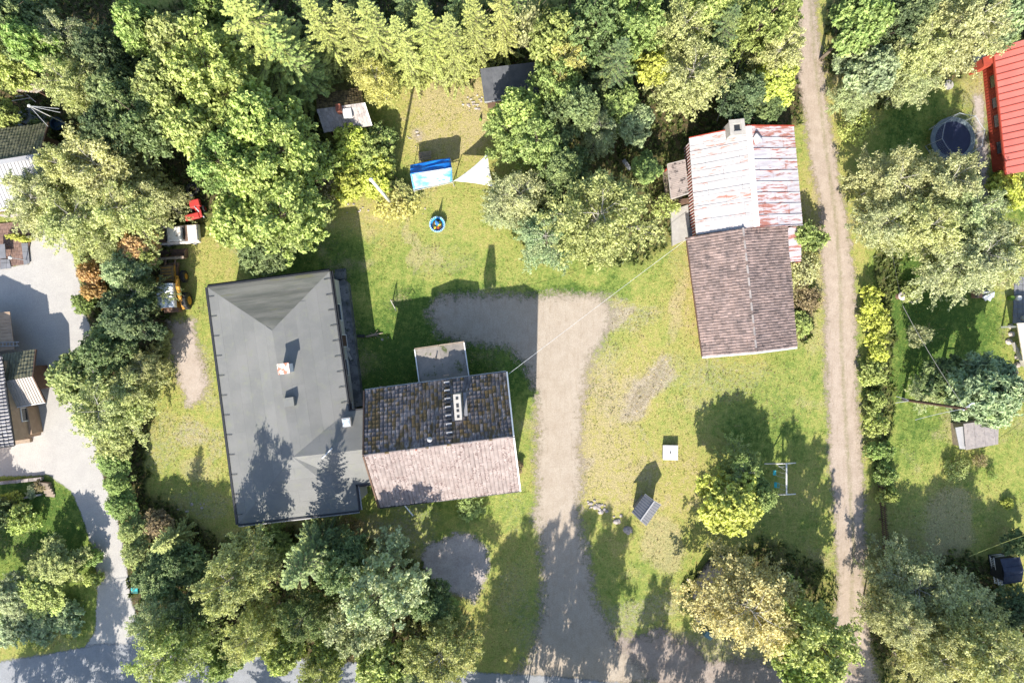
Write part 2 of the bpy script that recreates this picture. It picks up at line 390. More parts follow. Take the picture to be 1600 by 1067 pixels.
def sdf(poly, x, y):
    P = np.array(poly, float); n = len(P); d = np.full(x.shape, 1e9); ins = np.zeros(x.shape, bool)
    for i in range(n):
        a = P[i]; c = P[(i + 1) % n]; e = c - a; t = np.clip(((x - a[0]) * e[0] + (y - a[1]) * e[1]) / (e @ e + 1e-9), 0, 1)
        d = np.minimum(d, np.hypot(x - a[0] - t * e[0], y - a[1] - t * e[1]))
        cond = (a[1] > y) != (c[1] > y)
        with np.errstate(divide='ignore', invalid='ignore'): xi = (c[0] - a[0]) * (y - a[1]) / (c[1] - a[1] + 1e-12) + a[0]
        ins ^= cond & (x < xi)
    return np.where(ins, d, -d)
PATHS = []
def path(name, polypx, mat, z, soft=.5, wob=.5, track=None, step=.25, **kw):
    P = [tuple(W(*p)[:2]) for p in polypx]; a = np.array(P)
    x0, y0 = a.min(0) - soft - 1; x1, y1 = a.max(0) + soft + 1
    xs = np.arange(x0, x1, step); ys = np.arange(y0, y1, step); XX, YY = np.meshgrid(xs, ys)
    d = sdf(P, XX, YY) + (fbm(XX, YY, 2.5, 71) - .5) * wob * 2 + (fbm(XX, YY, .8, 75) - .5) * wob
    PATHS.append((P, a.min(0), a.max(0)))
    keep = d > -soft; cell = keep[:-1, :-1] | keep[1:, :-1] | keep[:-1, 1:] | keep[1:, 1:]
    ii = np.arange(XX.size).reshape(XX.shape)
    F = np.stack([ii[:-1, :-1], ii[:-1, 1:], ii[1:, 1:], ii[1:, :-1]], -1)[cell]
    used = np.unique(F); rm = np.full(XX.size, -1); rm[used] = np.arange(len(used)); F = rm[F]
    vx = XX.ravel()[used]; vy = YY.ravel()[used]
    tr = np.zeros(len(vx))
    if track is not None: tr = track(vx / S + 800, 533.5 - vy / S)
    me = npmesh(name, np.stack([vx, vy, np.full(len(vx), z)], 1), F, mat, attrs={'cover': cover(vx, vy), 'edge': d.ravel()[used], 'track': tr})
    o = bpy.data.objects.new(name, me); COL.objects.link(o); o['kind'] = 'structure'
    for k, v in kw.items(): o[k] = v
    return o
m_gravel = path_mat('gravel_drive_mat', (.39, .335, .272), (.35, .295, .235), (.27, .215, .155), width=1.0, streak=.5)
m_dirt = path_mat('dirt_road_mat', (.40, .33, .27), (.345, .28, .225), (.235, .185, .13), width=.6, streak=.6)
m_tar = path_mat('asphalt_mat', (.285, .295, .315), (.25, .26, .275), (.215, .215, .22), grain=22, width=.25)
m_pale = path_mat('pale_paving_mat', (.42, .405, .38), (.385, .37, .35), (.32, .305, .285), grain=18, width=.15)
m_ash = path_mat('grey_gravel_mat', (.46, .41, .375), (.37, .325, .295), (.22, .185, .16), grain=10, width=.5)
m_sand = path_mat('sandy_track_mat', (.41, .35, .30), (.36, .30, .25), (.26, .20, .14), width=.6)
def poly_x(cl, py):  # centre line x at py
    ys = [p[1] for p in cl]; xs = [p[0] for p in cl]; return np.interp(py, ys, xs)
RCL = [(1260,-60),(1263,0),(1272,100),(1288,230),(1303,330),(1311,430),(1313,550),(1322,700),(1332,850),(1328,950),(1335,1100),(1338,1140)]
def rtrack(px, py):
    c = poly_x(RCL, py); d = np.abs(px - c - 2); return np.clip(1 - d / 9, 0, 1) * .8
path('dirt_road', [(1242,-60),(1247,30),(1247,110),(1262,230),(1282,330),(1286,430),(1290,550),(1296,700),(1308,850),(1306,950),(1300,1050),(1250,1085),(1250,1120),(1420,1130),(1370,1060),(1350,950),(1352,850),(1346,700),(1338,550),(1334,430),(1322,330),(1302,230),(1287,110),(1275,30),(1275,-60)], m_dirt, .008, wob=.35, track=rtrack)
def dtrack(px, py):
    c = np.interp(py, [460, 600, 800, 1050], [905, 880, 880, 890]); return np.where(py > 560, np.clip(1 - np.abs(px - c) / 10, 0, 1) * .35, 0)
path('gravel_driveway', [(668,488),(690,466),(760,460),(840,462),(900,462),(938,462),(962,484),(948,520),(925,568),(912,620),(906,700),(905,780),(917,860),(930,940),(965,1010),(1010,1050),(1020,1070),(790,1062),(826,1030),(848,960),(846,880),(838,800),(840,700),(842,610),(822,575),(790,545),(730,535),(690,522)], m_gravel, .012, wob=.45, track=dtrack)
def paving_track(px, py): return np.zeros(len(px))
path('asphalt_road', [(-900,1240),(-300,1100),(-40,1040),(60,1024),(150,1007),(230,1006),(330,1014),(480,1030),(640,1043),(760,1051),(860,1055),(950,1066),(1200,1088),(1700,1130),(2400,1190),(2400,1300),(1700,1240),(900,1165),(300,1120),(0,1140),(-300,1220),(-900,1360)], m_tar, .016, soft=.2, wob=.12)
path('paved_driveway', [(-60,405),(0,418),(44,412),(40,372),(52,345),(108,372),(121,430),(136,500),(150,540),(146,640),(150,700),(165,760),(182,800),(192,860),(205,940),(222,985),(240,1016),(128,1018),(150,985),(153,900),(142,850),(127,800),(112,768),(90,752),(75,742),(0,744),(-60,750)], m_pale, .010, soft=.2, wob=.1)
path('gravel_shoulder', [(955,1000),(1010,985),(1060,1000),(1110,1030),(1180,1035),(1250,1060),(1320,1050),(1380,1080),(1380,1130),(1150,1086),(960,1068),(940,1040)], path_mat('brown_gravel_mat', (.32, .27, .235), (.25, .205, .175), (.15, .115, .085), grain=12, width=.9), .0095, soft=.8, wob=1.2)
path('sandy_track', [(262,500),(306,495),(312,560),(325,600),(318,625),(296,634),(276,600),(268,550)], m_sand, .010, wob=.5)
path('gravel_patch', [(668,850),(690,846),(712,832),(738,834),(760,856),(765,884),(752,916),(742,940),(720,930),(690,925),(670,900),(658,872)], m_ash, .010, wob=.3)
path('footpath', [(1535,150),(1546,300),(1552,330),(1540,335),(1528,260),(1522,150)], m_ash, .009, wob=.4)

# ------------------------------------------------------------------ building materials
m_felt = MAT('grey_roof_felt', (0.171, 0.171, 0.163), (0.144, 0.147, 0.141), sc_=.35, c3=(.17, .175, .145), sc3=1.2, lo3=.5, hi3=.75, lrv=.09, rough=.75, bsc=40, bump=.1)
m_feltn = MAT('ribbed_roof_sheet', (0.168, 0.165, 0.144), (0.113, 0.117, 0.101), sc_=1.1, stretch=(.25, 1.6, 1), rot=R(-7), c3=(.15, .15, .06), sc3=1.4, lo3=.56, hi3=.75, lrv=.4, rough=.75)
m_dark = MAT('dark_painted_metal', (.03, .032, .036), lrv=.2, rough=.5, sc_=6)
m_plaster = MAT('pale_render', (.5, .48, .43), (.44, .42, .38), sc_=1)
m_conc = MAT('weathered_concrete', (.17, .17, .175), (.085, .09, .095), sc_=1.3, lo=.4, hi=.6, c3=(.05, .055, .04), sc3=2.2, lo3=.54, hi3=.64, lrv=.1)
m_lconc = MAT('pale_concrete', (0.374, 0.357, 0.327), (0.315, 0.297, 0.272), sc_=2, lrv=.12, c3=(.33, .31, .28), sc3=3, lo3=.6, hi3=.7)
m_white = MAT('white_paint', (.70, .70, .69), (.62, .62, .61), sc_=5, lrv=.1, rough=.6)
m_tileN = MAT('mossy_dark_tiles', (.26, .235, .24), (.12, .105, .11), sc_=2.2, stretch=(2.2, .6, 1), c3=(.085, .06, .028), sc3=.9, lo3=.42, hi3=.60, lrv=1.0, lr3=.3, bsc=14)
m_tileS = MAT('lichen_pink_tiles', (.29, .245, .228), (.225, .182, .168), sc_=1.5, c3=(.10, .068, .062), sc3=7, lo3=.56, hi3=.66, lrv=.3, lr3=.2, bsc=12)
m_tileR = MAT('brown_red_tiles', (.265, .195, .172), (.185, .142, .13), sc_=.9, c3=(.075, .06, .058), sc3=1.3, lo3=.5, hi3=.72, lrv=.55, lr3=.15, bsc=14)
m_tileB = MAT('black_roof_tiles', (.055, .056, .05), (.04, .04, .04), sc_=4, lrv=.5, rough=.55)
m_tileG = MAT('yellowed_black_tiles', (.17, .165, .10), (.10, .10, .07), sc_=5, lrv=.4, rough=.45)
m_tin = MAT('light_corrugated_metal', (0.34, 0.34, 0.348), (0.297, 0.297, 0.306), sc_=1.5, lrv=.08, rough=.55)
m_tinw = MAT('cream_corrugated_metal', (.38, .34, .30), (.33, .30, .27), sc_=1.5, lrv=.08, rough=.55)
m_rustW = MAT('white_paint_flaking_to_rust', (.50, .485, .485), (.40, .385, .39), sc_=1.5, stretch=(.35, 2.6, 1), rot=R(-8), c3=(.36, .17, .13), sc3=1.7, lo3=.53, hi3=.68, lrv=.12, lr3=.12, rough=.6, bsc=24)
m_rustE = MAT('thin_white_paint_on_rust', (.56, .535, .55), (.42, .395, .42), sc_=1.5, stretch=(.3, 3, 1), rot=R(-8), c3=(.33, .14, .11), sc3=1.6, lo3=.49, hi3=.62, lrv=.14, lr3=.16, rough=.6, bsc=24)
m_red = MAT('red_sheet_metal', (.50, .145, .120), (.455, .125, .105), sc_=.5, c3=(.40, .13, .11), sc3=2.2, lo3=.5, hi3=.75, lrv=.12, rough=.7, bsc=30)
m_redw = MAT('falu_red_boards', (.34, .055, .03), (.27, .045, .028), sc_=2, lrv=.3)
m_brownw = MAT('tan_boards', (.40, .29, .20), (.34, .24, .165), sc_=2, lrv=.2)
m_brick = MAT('red_brick', (.33, .12, .08), (.26, .09, .06), sc_=4, lrv=.4)
m_glass = MAT('window_glass', (.03, .04, .05), rough=.08, spec=.8, bump=0)
m_wood = MAT('weathered_wood', (.30, .24, .18), (.22, .18, .14), sc_=4, lrv=.35)
m_dwood = MAT('dark_brown_wood', (.13, .08, .055), (.09, .055, .04), sc_=4, lrv=.35)
m_tarproof = MAT('dark_grey_roofing', (.085, .09, .10), (.065, .07, .08), sc_=2, lrv=.15, rough=.7)
m_porch = MAT('porch_roof_grey', (.235, .21, .185), (.185, .17, .15), sc_=2, c3=(.07, .085, .03), sc3=1.1, lo3=.56, hi3=.66, lrv=.15)
m_pinkroof = MAT('faded_pink_corrugated', (.37, .30, .26), (.30, .25, .22), sc_=2, c3=(.08, .065, .06), sc3=1.6, lo3=.54, hi3=.6, lrv=.15)
m_shedN = MAT('mossy_brown_shingles', (.19, .15, .075), (.12, .09, .05), sc_=5, stretch=(1, 3, 1), c3=(.05, .035, .025), sc3=3, lo3=.5, hi3=.56, lrv=.5)
m_shedS = MAT('bleached_shingles', (0.34, 0.302, 0.281), (0.264, 0.238, 0.23), sc_=3, c3=(.16, .13, .12), sc3=5, lo3=.6, hi3=.66, lrv=.3)
m_slate = MAT('blue_grey_roofing', (.19, .195, .215), (.16, .165, .18), sc_=2, lrv=.12)

def lerp(a, b, t): return a + (b - a) * t
def fan_z(pts, x, y):
    best = None
    for k in range(1, len(pts) - 1):
        a, b, c = pts[0], pts[k], pts[k + 1]; d = (b.x - a.x) * (c.y - a.y) - (c.x - a.x) * (b.y - a.y)
        u = ((x - a.x) * (c.y - a.y) - (c.x - a.x) * (y - a.y)) / d; v = ((b.x - a.x) * (y - a.y) - (x - a.x) * (b.y - a.y)) / d
        out = -min(u, v, 1 - u - v); z = a.z + u * (b.z - a.z) + v * (c.z - a.z)
        if best is None or out < best[0]: best = (out, z)
    return best[1]
def mid(a, b): return (Vector(a) + Vector(b)) / 2
def ground_of(p): return Vector((p[0], p[1], 0))

def wall_body(root, eav, ridge_h, mat, inset=.45, boards=None, name='wall', gable=True, base=0.0):
    """eav: 4 eave points e0,e1,e2,e3 with ridge between mid(e0,e3) and mid(e1,e2)"""
    c = sum((Vector(e) for e in eav), Vector()) / 4; P = []
    for e in eav:
        d = Vector(e) - c; l = math.hypot(d.x, d.y); P.append(Vector((c.x + d.x * (1 - inset * 1.3 / l), c.y + d.y * (1 - inset * 1.3 / l), 0)))
    ez = eav[0][2]; hw = (Vector(eav[0]) - Vector(eav[3])).length / 2; rise = ridge_h - ez
    wz = ez + rise * inset / hw - .28
    m = MB(); m.prism([(p.x, p.y) for p in P], base, wz)
    if gable:
        for a, b in ((0, 3), (1, 2)):
            g0, g1 = P[a], P[b]; gm = mid(g0, g1); inn = (c - gm); inn.z = 0; inn = inn.normalized() * .2
            rz = ridge_h - .33
            vs = [(g0.x, g0.y, wz + .002), (g1.x, g1.y, wz + .002), (gm.x, gm.y, rz)]; vs += [(v[0] + inn.x, v[1] + inn.y, v[2]) for v in vs]
            m.add(vs, [(0, 1, 2), (5, 4, 3), (0, 3, 4, 1), (1, 4, 5, 2), (2, 5, 3, 0)])
    o = m.build(name, mat, root)
    if boards:
        mb = MB()
        for i in range(4):
            a, b = P[i], P[(i + 1) % 4]; L = (b - a).length; n = int(L / .28); d = (b - a).normalized(); nn = Vector((d.y, -d.x, 0))
            if (mid(a, b) - c).dot(nn) < 0: nn = -nn
            for k in range(n):
                q = a + d * ((k + .5) * L / n) + nn * .014
                mb.box((q.x, q.y, base + (wz - base) / 2 + .05), (.07, .03, wz - base - .12), math.atan2(d.y, d.x))
        s = mb.build('wall_batten', boards, root); s['kind'] = 'stuff'
    return P, wz
def window(root, a, b, t, z, w=1.2, h=1.2, c=None, frame=None, door=False):
    a = Vector(a); b = Vector(b); d = (b - a).normalized(); nn = Vector((d.y, -d.x, 0)); q = lerp(a, b, t)
    if c is not None and (q - Vector(c)).dot(nn) < 0: nn = -nn
    rz = math.atan2(d.y, d.x); q = q + nn * .05
    m = MB()
    for s in (-1, 1):
        m.box((q.x + d.x * s * (w / 2), q.y + d.y * s * (w / 2), z), (.08, .08, h + .08), rz)
        m.box((q.x, q.y, z + s * h / 2), (w - .085, .075, .08), rz)
    o = m.build('door' if door else 'window', frame or m_white, root)
    m2 = MB(); m2.box((q.x - nn.x * .02, q.y - nn.y * .02, z), (w - .09, .03, h - .09), rz)
    m2.build('panel' if door else 'pane', m_dwood if door else m_glass, o)

def gable_slabs(root, e, rh, mA, mB, t=.16, name='roof_slope'):
    e = [Vector(x) for x in e]; r0 = mid(e[0], e[3]); r1 = mid(e[1], e[2]); r0.z = r1.z = rh
    for pts, mt in (((e[0], e[1], r1, r0), mA), ((e[2], e[3], r0, r1), mB)):
        m = MB(); m.slab(pts, t); m.build(name, mt, root)
    return r0, r1
def trim(root, pts, w, h, mat, name='barge_board'):
    for a, b in pts:
        m = MB(); m.beam(a, b, w, h); m.build(name, mat, root)
def pipe(root, a, b, r, mat, name='gutter', n=8):
    m = MB(); m.tube([a, b], r, n); return m.build(name, mat, root)

# ------------------------------------------------------------------ large hip-roofed hall
def hall():
    z = 4.8; zr = 5.95
    NW, NE, SE, SW = W(324,449,z), W(515,424,z), W(561,797,z), W(372,819,z)
    I0, I1, I2, I3 = W(545,640,z), W(572,637,z), W(582,754,z), W(556,757,z)
    RN, RS = W(425,516,zr), W(458,714,zr); RE = W(577,701,zr)
    root = thing('hipped_hall', ((NW + SE) / 2).xy.to_3d(), 'large flat-looking hall with low grey hipped felt roof, left of the tiled house', 'building')
    c = (NW + SE + NE + SW) / 4
    ins = lambda p, q=.5: Vector((p.x + (c.x - p.x) * q / (p - c).length, p.y + (c.y - p.y) * q / (p - c).length, 0))
    m = MB(); Pm = [ins(NW), ins(NE), ins(SE), ins(SW)]; m.prism([(p.x, p.y) for p in Pm], 0, z - .1)
    cw = (I0 + I1 + I2 + I3) / 4
    m.prism([(ins(I0, .6).x, I0.y - .5), (I1.x, I1.y - .5), (I2.x - .1, I2.y + .5), (ins(I3, .6).x, I3.y + .5)], 0, z - .105)
    m.build('wall', m_plaster, root)
    for t in (.12, .3, .5, .7, .88): window(root, Pm[0], Pm[3], t, 2.3, 1.6, 1.2, c)
    for t in (.15, .4, .6): window(root, Pm[1], Pm[2], t, 2.4, 1.5, 1.1, c)
    for t in (.2, .5, .8): window(root, Pm[3], Pm[2], t, 2.3, 1.6, 1.2, c)
    window(root, Pm[1], Pm[2], .28, 2.1, 1.1, 2.1, c, door=True)
    faces = [((NW, NE, RN), m_feltn, (NE - NW), 'N'), ((SW, NW, RN, RS), m_felt, (NW - SW), 'W'), ((SE, SW, RS), m_felt, (SW - SE), 'S'),
             ((I0, NE, RN, RS), m_felt, (I0 - NE), 'E'), ((I0, I1, RE, RS), m_felt, (I1 - I0), 'n'), ((I3, RS, RE, I2), m_felt, (I2 - I3), 's'), ((SE, RS, I3), m_felt, (SE - I3), 'e')]
    for pts, mt, u, tagn in faces:
        d = MB()
        for k in range(1, len(pts) - 1): d.slab((pts[0], pts[k], pts[k + 1]), .22)
        sl = d.build('roof_slope', mt, root)
        ribs = tagn == 'N'
        cs, nrm = cells(pts, u, 40 if ribs else 4.2, .42 if ribs else 1.02, gap=.004, stagger=.45, vjit=0 if ribs else .5)
        for cpoly in cs:
            q = MB(); lf = .022 + random.uniform(-.003, .004); q.slab([Vector((p.x, p.y, fan_z(pts, p.x, p.y) + lf)) for p in cpoly], .045, random.random())
            q.build('roof_sheet' if ribs else 'felt_sheet', mt, sl)
    per = [NW, NE, I0, I1], [I2, I3, SE, SW, NW]
    cc = c
    for L in per:
        for a, b in zip(L[:-1], L[1:]):
            d = (b - a).normalized(); nn = Vector((d.y, -d.x, 0));
            if (mid(a, b) - cc).dot(nn) < 0: nn = -nn
            q = MB(); q.beam(a + nn * .06 + Vector((0, 0, -.06)), b + nn * .06 + Vector((0, 0, -.06)), .13, .3); q.build('fascia', m_dark, root)
            pipe(root, a + nn * .2 + Vector((0, 0, -.12)), b + nn * .2 + Vector((0, 0, -.12)), .075, m_dark if a is not I3 and a is not SE else m_tin)
    for a, b, n in ((NW, SW, 12), (NE, I0, 9)):
        d = (b - a).normalized(); nn = Vector((d.y, -d.x, 0));
        if (mid(a, b) - cc).dot(nn) < 0: nn = -nn
        for i in range(n):
            p = lerp(a, b, (i + .5) / n) + Vector((0, 0, .1)); q = MB(); q.tube([p - nn * .55 + Vector((0, 0, .1)), p + nn * .05, p + nn * .2 - Vector((0, 0, .12))], .022, 5)
            q.build('roof_hook', m_dark, root)
    # chimney, vent box, roof hatch
    def boxon(px, py, zt, sx, sy, h, mat, name, rz=R(8)):
        p = W(px, py, zt); q = MB(); q.box((p.x, p.y, zt - h / 2), (sx, sy, h), rz); return q.build(name, mat, root), p
    o, p = boxon(443, 576, 7.0, .8, .72, 1.6, m_white, 'chimney')
    q = MB(); q.box((p.x, p.y, 7.02), (1.0, .9, .08), R(8)); q.build('chimney_cap', MAT('rusty_cap', (.72, .66, .60), (.5, .2, .13), sc_=3, lo=.45, hi=.55), o)
    o, p = boxon(451, 628, 6.35, .85, .75, .7, m_felt, 'vent_box')
    o, p = boxon(541, 660, 5.75, .72, .78, .55, m_tin, 'roof_hatch')
    q = MB(); q.box((p.x, p.y, 5.77), (.55, .6, .03), R(8)); q.build('pane', MAT('milky_skylight', (.55, .62, .68), (.25, .32, .38), sc_=4, rough=.3), o)
    p = W(512, 694, 5.5)
    q = MB(); q.tube([W(503,716,5.95), W(519,700,5.9)], .06, 6); q.build('vent_pipe', m_white, root)
    return root
hall()

# loading dock along the hall's east wall
rt = thing('loading_dock', W(548,540), 'long stained concrete loading dock along the east wall of the grey hall', 'loading dock')
m = MB(); m.prism([tuple(W(*p, 1.0)[:2]) for p in ((520,450),(528,440),(537,436),(543,442),(549,490),(557,560),(563,610),(568,634),(545,637))], 0, 1.0); m.build('platform', m_conc, rt)
for i in range(3):
    m = MB(); a = W(541 - i * .5, 437 - i * 6, 0); m.box((a.x - .45, a.y + .1, .4 - i * .14), (1.0, .34, .8 - i * .28), R(8)); m.build('step', m_conc, rt)
m = MB(); m.beam(W(543,550,1.06), W(549,562,1.06), .2, .08)
tag(m.build('plank', m_lconc), 'short pale plank lying on the concrete loading dock', 'plank')
m = MB(); m.lathe(W(541,546,1.0), [(.28,0),(.33,.12),(.22,.24),(.05,.27)], 9, sx=1.2, sy=.8)
tag(m.build('stone', m_lconc), 'flat grey stone beside the plank on the loading dock', 'stone')

# ------------------------------------------------------------------ two-storey tiled house
def tiled_house():
    z = 5.9; zr = 9.1
    e = [W(570,611,z), W(791,582,z), W(812,766,z), W(593,792,z)]
    root = thing('tiled_house', (mid(e[0], e[2])).xy.to_3d(), 'two-storey house with moss-dark north and pink-lichened south tile slopes', 'house')
    P, wz = wall_body(root, e, zr, m_plaster, inset=.4)
    c = ground_of(mid(e[0], e[2]))
    for zz in (1.6, 4.3):
        for t in (.12, .35, .62, .88): window(root, P[2], P[3], t, zz, 1.2, 1.3, c)
        for t in (.25, .75): window(root, P[1], P[2], t, zz, 1.1, 1.3, c)
        for t in (.15, .85): window(root, P[0], P[1], t, zz, 1.1, 1.3, c)
    r0, r1 = gable_slabs(root, e, zr, m_tileN, m_tileS)
    m = MB(); tiles(m, e[0], e[1], r1, r0, .33, .37); o = m.build('roof_tiles', m_tileN, root); o['kind'] = 'stuff'; o['label'] = 'dark mossy tiles of the north slope'
    m = MB(); tiles(m, e[3], e[2], r1, r0, .33, .37); o = m.build('roof_tiles', m_tileS, root); o['kind'] = 'stuff'; o['label'] = 'pink lichen-covered tiles of the south slope'
    d = (r1 - r0); n = 36
    for i in range(n):
        a = lerp(r0, r1, i / n); b = lerp(r0, r1, (i + 1.06) / n); q = MB(); q.tube([a + Vector((0, 0, .03)), b + Vector((0, 0, .055))], .1, 6); q.build('ridge_tile', m_tileN if i % 5 == 0 else m_tileS, root)
    out = (e[1] - e[0]).normalized() * .06
    trim(root, [(e[1] + out, r1 + out), (e[2] + out, r1 + out)], .12, .28, m_white)
    trim(root, [(e[0] - out, r0 - out), (e[3] - out, r0 - out)], .12, .28, m_dwood)
    dn = Vector((0, 0, -.12)); nn = (e[0] - e[3]).normalized(); nn.z = 0
    pipe(root, e[0] + nn * .1 + dn, e[1] + nn * .1 + dn, .07, m_tin); pipe(root, e[3] - nn * .1 + dn, e[2] - nn * .1 + dn, .07, m_dark)
    # chimney with flues
    p = W(715, 636, 9.95); ch = MB(); ch.box((p.x, p.y, 8.9), (.5, 1.95, 2.0), R(-4) + R(8)); co = ch.build('chimney', m_lconc, root)
    q = MB(); q.box((p.x, p.y, 9.94), (.58, 2.05, .09), R(4)); q.build('chimney_cap', m_lconc, co)
    for t in (-.75, -.28, .12, .7):
        q = MB(); q.box((p.x - t * math.sin(R(4)), p.y + t * math.cos(R(4)), 10.0), (.2, .2 if t != .12 else .3, .05), R(4)); q.build('flue_opening', m_dark, co)
    q = MB(); q.box((p.x + .52, p.y + .1, 8.5), (.26, 1.9, .3), R(4)); q.build('chimney_flashing', m_slate, co)
    # roof ladder (steps up the north slope)
    f = (698 - 570) / 221; a = lerp(e[0], e[1], f) ; b = lerp(r0, r1, f)
    for i in range(14):
        s = lerp(a, b, .03 + i / 14 * .92) + Vector((0, 0, .2)); q = MB(); dd = (e[1] - e[0]).normalized(); q.beam(s - dd * .24, s + dd * .24, .15, .05); q.build('roof_step', m_dark if i % 2 else m_tin, root)
    q = MB(); q.beam(a + nn * .45 - dd * .25 + dn, a + nn * .45 + dd * .25 + dn, .1, .2)
    q.build('ladder_hook', m_dark, root)
    p = W(671, 687, 9.2); q = MB(); q.lathe((p.x, p.y, 8.5), [(.1, 0), (.1, .55), (.22, .56), (.05, .75)], 10); q.build('vent_cap', m_tin, root)
    p = W(650, 703, 9.3); q = MB(); q.lathe((p.x, p.y, 8.8), [(.07, 0), (.07, .5)], 8); q.build('vent_pipe', m_brick, root)
    p = W(597, 604, 6.6); q = MB(); q.tube([p - Vector((.3, 0, .4)), p, p + Vector((.3, 0, -.35))], .04, 5); q.build('roof_hook', m_dark, root)
    q = MB(); q.tube([W(632,789,5.6), W(645,805,4.6)], .06, 8); q.build('downpipe', m_white, root)
    return e
eH = tiled_house()
# two-storey entrance block on its north side
z = 4.1; zr = 4.55
e = [W(733,590,z), W(725,535,z), W(648,546,z), W(656,604,z)]
rt = thing('entrance_block', W(692,570), 'small two-storey entrance block with low grey roof joined to the tiled house', 'house extension')
P, wz = wall_body(rt, [e[0], e[1], e[2], e[3]], zr, m_plaster, inset=.25)
r0, r1 = gable_slabs(rt, e, zr, m_porch, m_porch)
for (a, b) in ((e[1], r1), (e[2], r1)): trim(rt, [(a + Vector((0, .06, 0)), b + Vector((0, .06, 0)))], .1, .2, m_wood)
for (a, b) in ((e[0], e[1]), (e[3], e[2])): trim(rt, [(a, b)], .09, .22, m_white, 'fascia')
c = ground_of(mid(e[0], e[2])); window(rt, P[1], P[2], .5, 1.1, 1.0, 2.0, c, door=True); window(rt, P[1], P[2], .5, 3.2, 1.0, .8, c)
q = MB(); q.tube([W(681,562,4.5), W(681,557,4.9)], .05, 6); q.build('vent_pipe', m_dark, rt)

# ------------------------------------------------------------------ long house with white-rust and tile roofs
def rust_house():
    z = 2.45; zr = 4.25
    e = [W(1088,367,z), W(1077,217,z), W(1240,198,z), W(1254,352,z)]
    root = thing('rust_roofed_house', mid(e[0], e[2]).xy.to_3d(), 'red board house under white sheet roof with flaking rust, left of the dirt road', 'house')
    P, wz = wall_body(root, e, zr, m_redw, inset=.12, boards=m_white)
    c = ground_of(mid(e[0], e[2]))
    for t in (.25, .6): window(root, P[2], P[3], t, 1.4, 1.1, 1.1, c)
    for t in (.3, .7): window(root, P[1], P[2], t, 1.5, 1.1, 1.2, c)
    r0, r1 = gable_slabs(root, e, zr, m_rustW, m_rustE)
    for pts, mt, wv in (((e[0], e[1], r1, r0), m_rustW, 1.15), ((e[2], e[3], r0, r1), m_rustE, .98)):
        u = (pts[3] - pts[0]) + (pts[2] - pts[1])
        cs, nrm = cells(pts, u, 2.9, wv, gap=.03, stagger=.5)
        for cp in cs:
            q = MB(); lf = nrm * (.05 + random.uniform(-.004, .006)); q.slab([p + lf for p in cp], .045, random.random()); q.build('roof_sheet', mt, root)
        # standing seams
        L = (pts[1] - pts[0]).length; n = int(L / wv)
        for i in range(n + 1):
            a = lerp(pts[0], pts[1], i / n); b = lerp(pts[3], pts[2], i / n); q = MB(); q.beam(a + nrm * .07, b + nrm * .07, .035, .06); q.build('standing_seam', mt, root)
    q = MB(); q.beam(r0 + Vector((0, 0, .08)), r1 + Vector((0, 0, .08)), .5, .05); q.build('ridge_cap', m_white, root)
    trim(root, [(e[1] + Vector((0, .05, 0)), r1 + Vector((0, .05, 0))), (e[2] + Vector((0, .05, 0)), r1 + Vector((0, .05, 0)))], .12, .2, m_redw)
    # chimney
    p = W(1152, 199, 5.0); q = MB(); q.box((p.x, p.y, 4.0), (1.2, 1.15, 1.9), R(6)); co = q.build('chimney', m_lconc, root)
    q = MB()
    for a in range(4):
        t = a * math.pi / 2 + R(6); q.box((p.x + math.cos(t) * .5, p.y + math.sin(t) * .5, 5.0), (.34, 1.36 if a % 2 == 0 else .66, .12), t)
    q.build('chimney_rim', m_lconc, co)
    q = MB(); q.box((p.x, p.y, 4.955), (.5, .45, .02), R(6)); q.build('flue_opening', m_dark, co)
    # small roof dormer vent
    q = MB(); a = W(1182, 209, 4.3); b = W(1174, 220, 3.95); d_ = W(1191, 219, 3.95); k = W(1182, 226, 4.15)
    q.slab([a, b, k], .06); q.slab([a, k, d_], .06); do = q.build('roof_dormer', m_white, root)
    q = MB(); q.beam(a + Vector((0, .04, 0)), b + Vector((0, .04, 0)), .07, .12); q.beam(a + Vector((0, .04, 0)), d_ + Vector((0, .04, 0)), .07, .12); q.build('dormer_edge', m_slate, do)
    return root
rust_house()
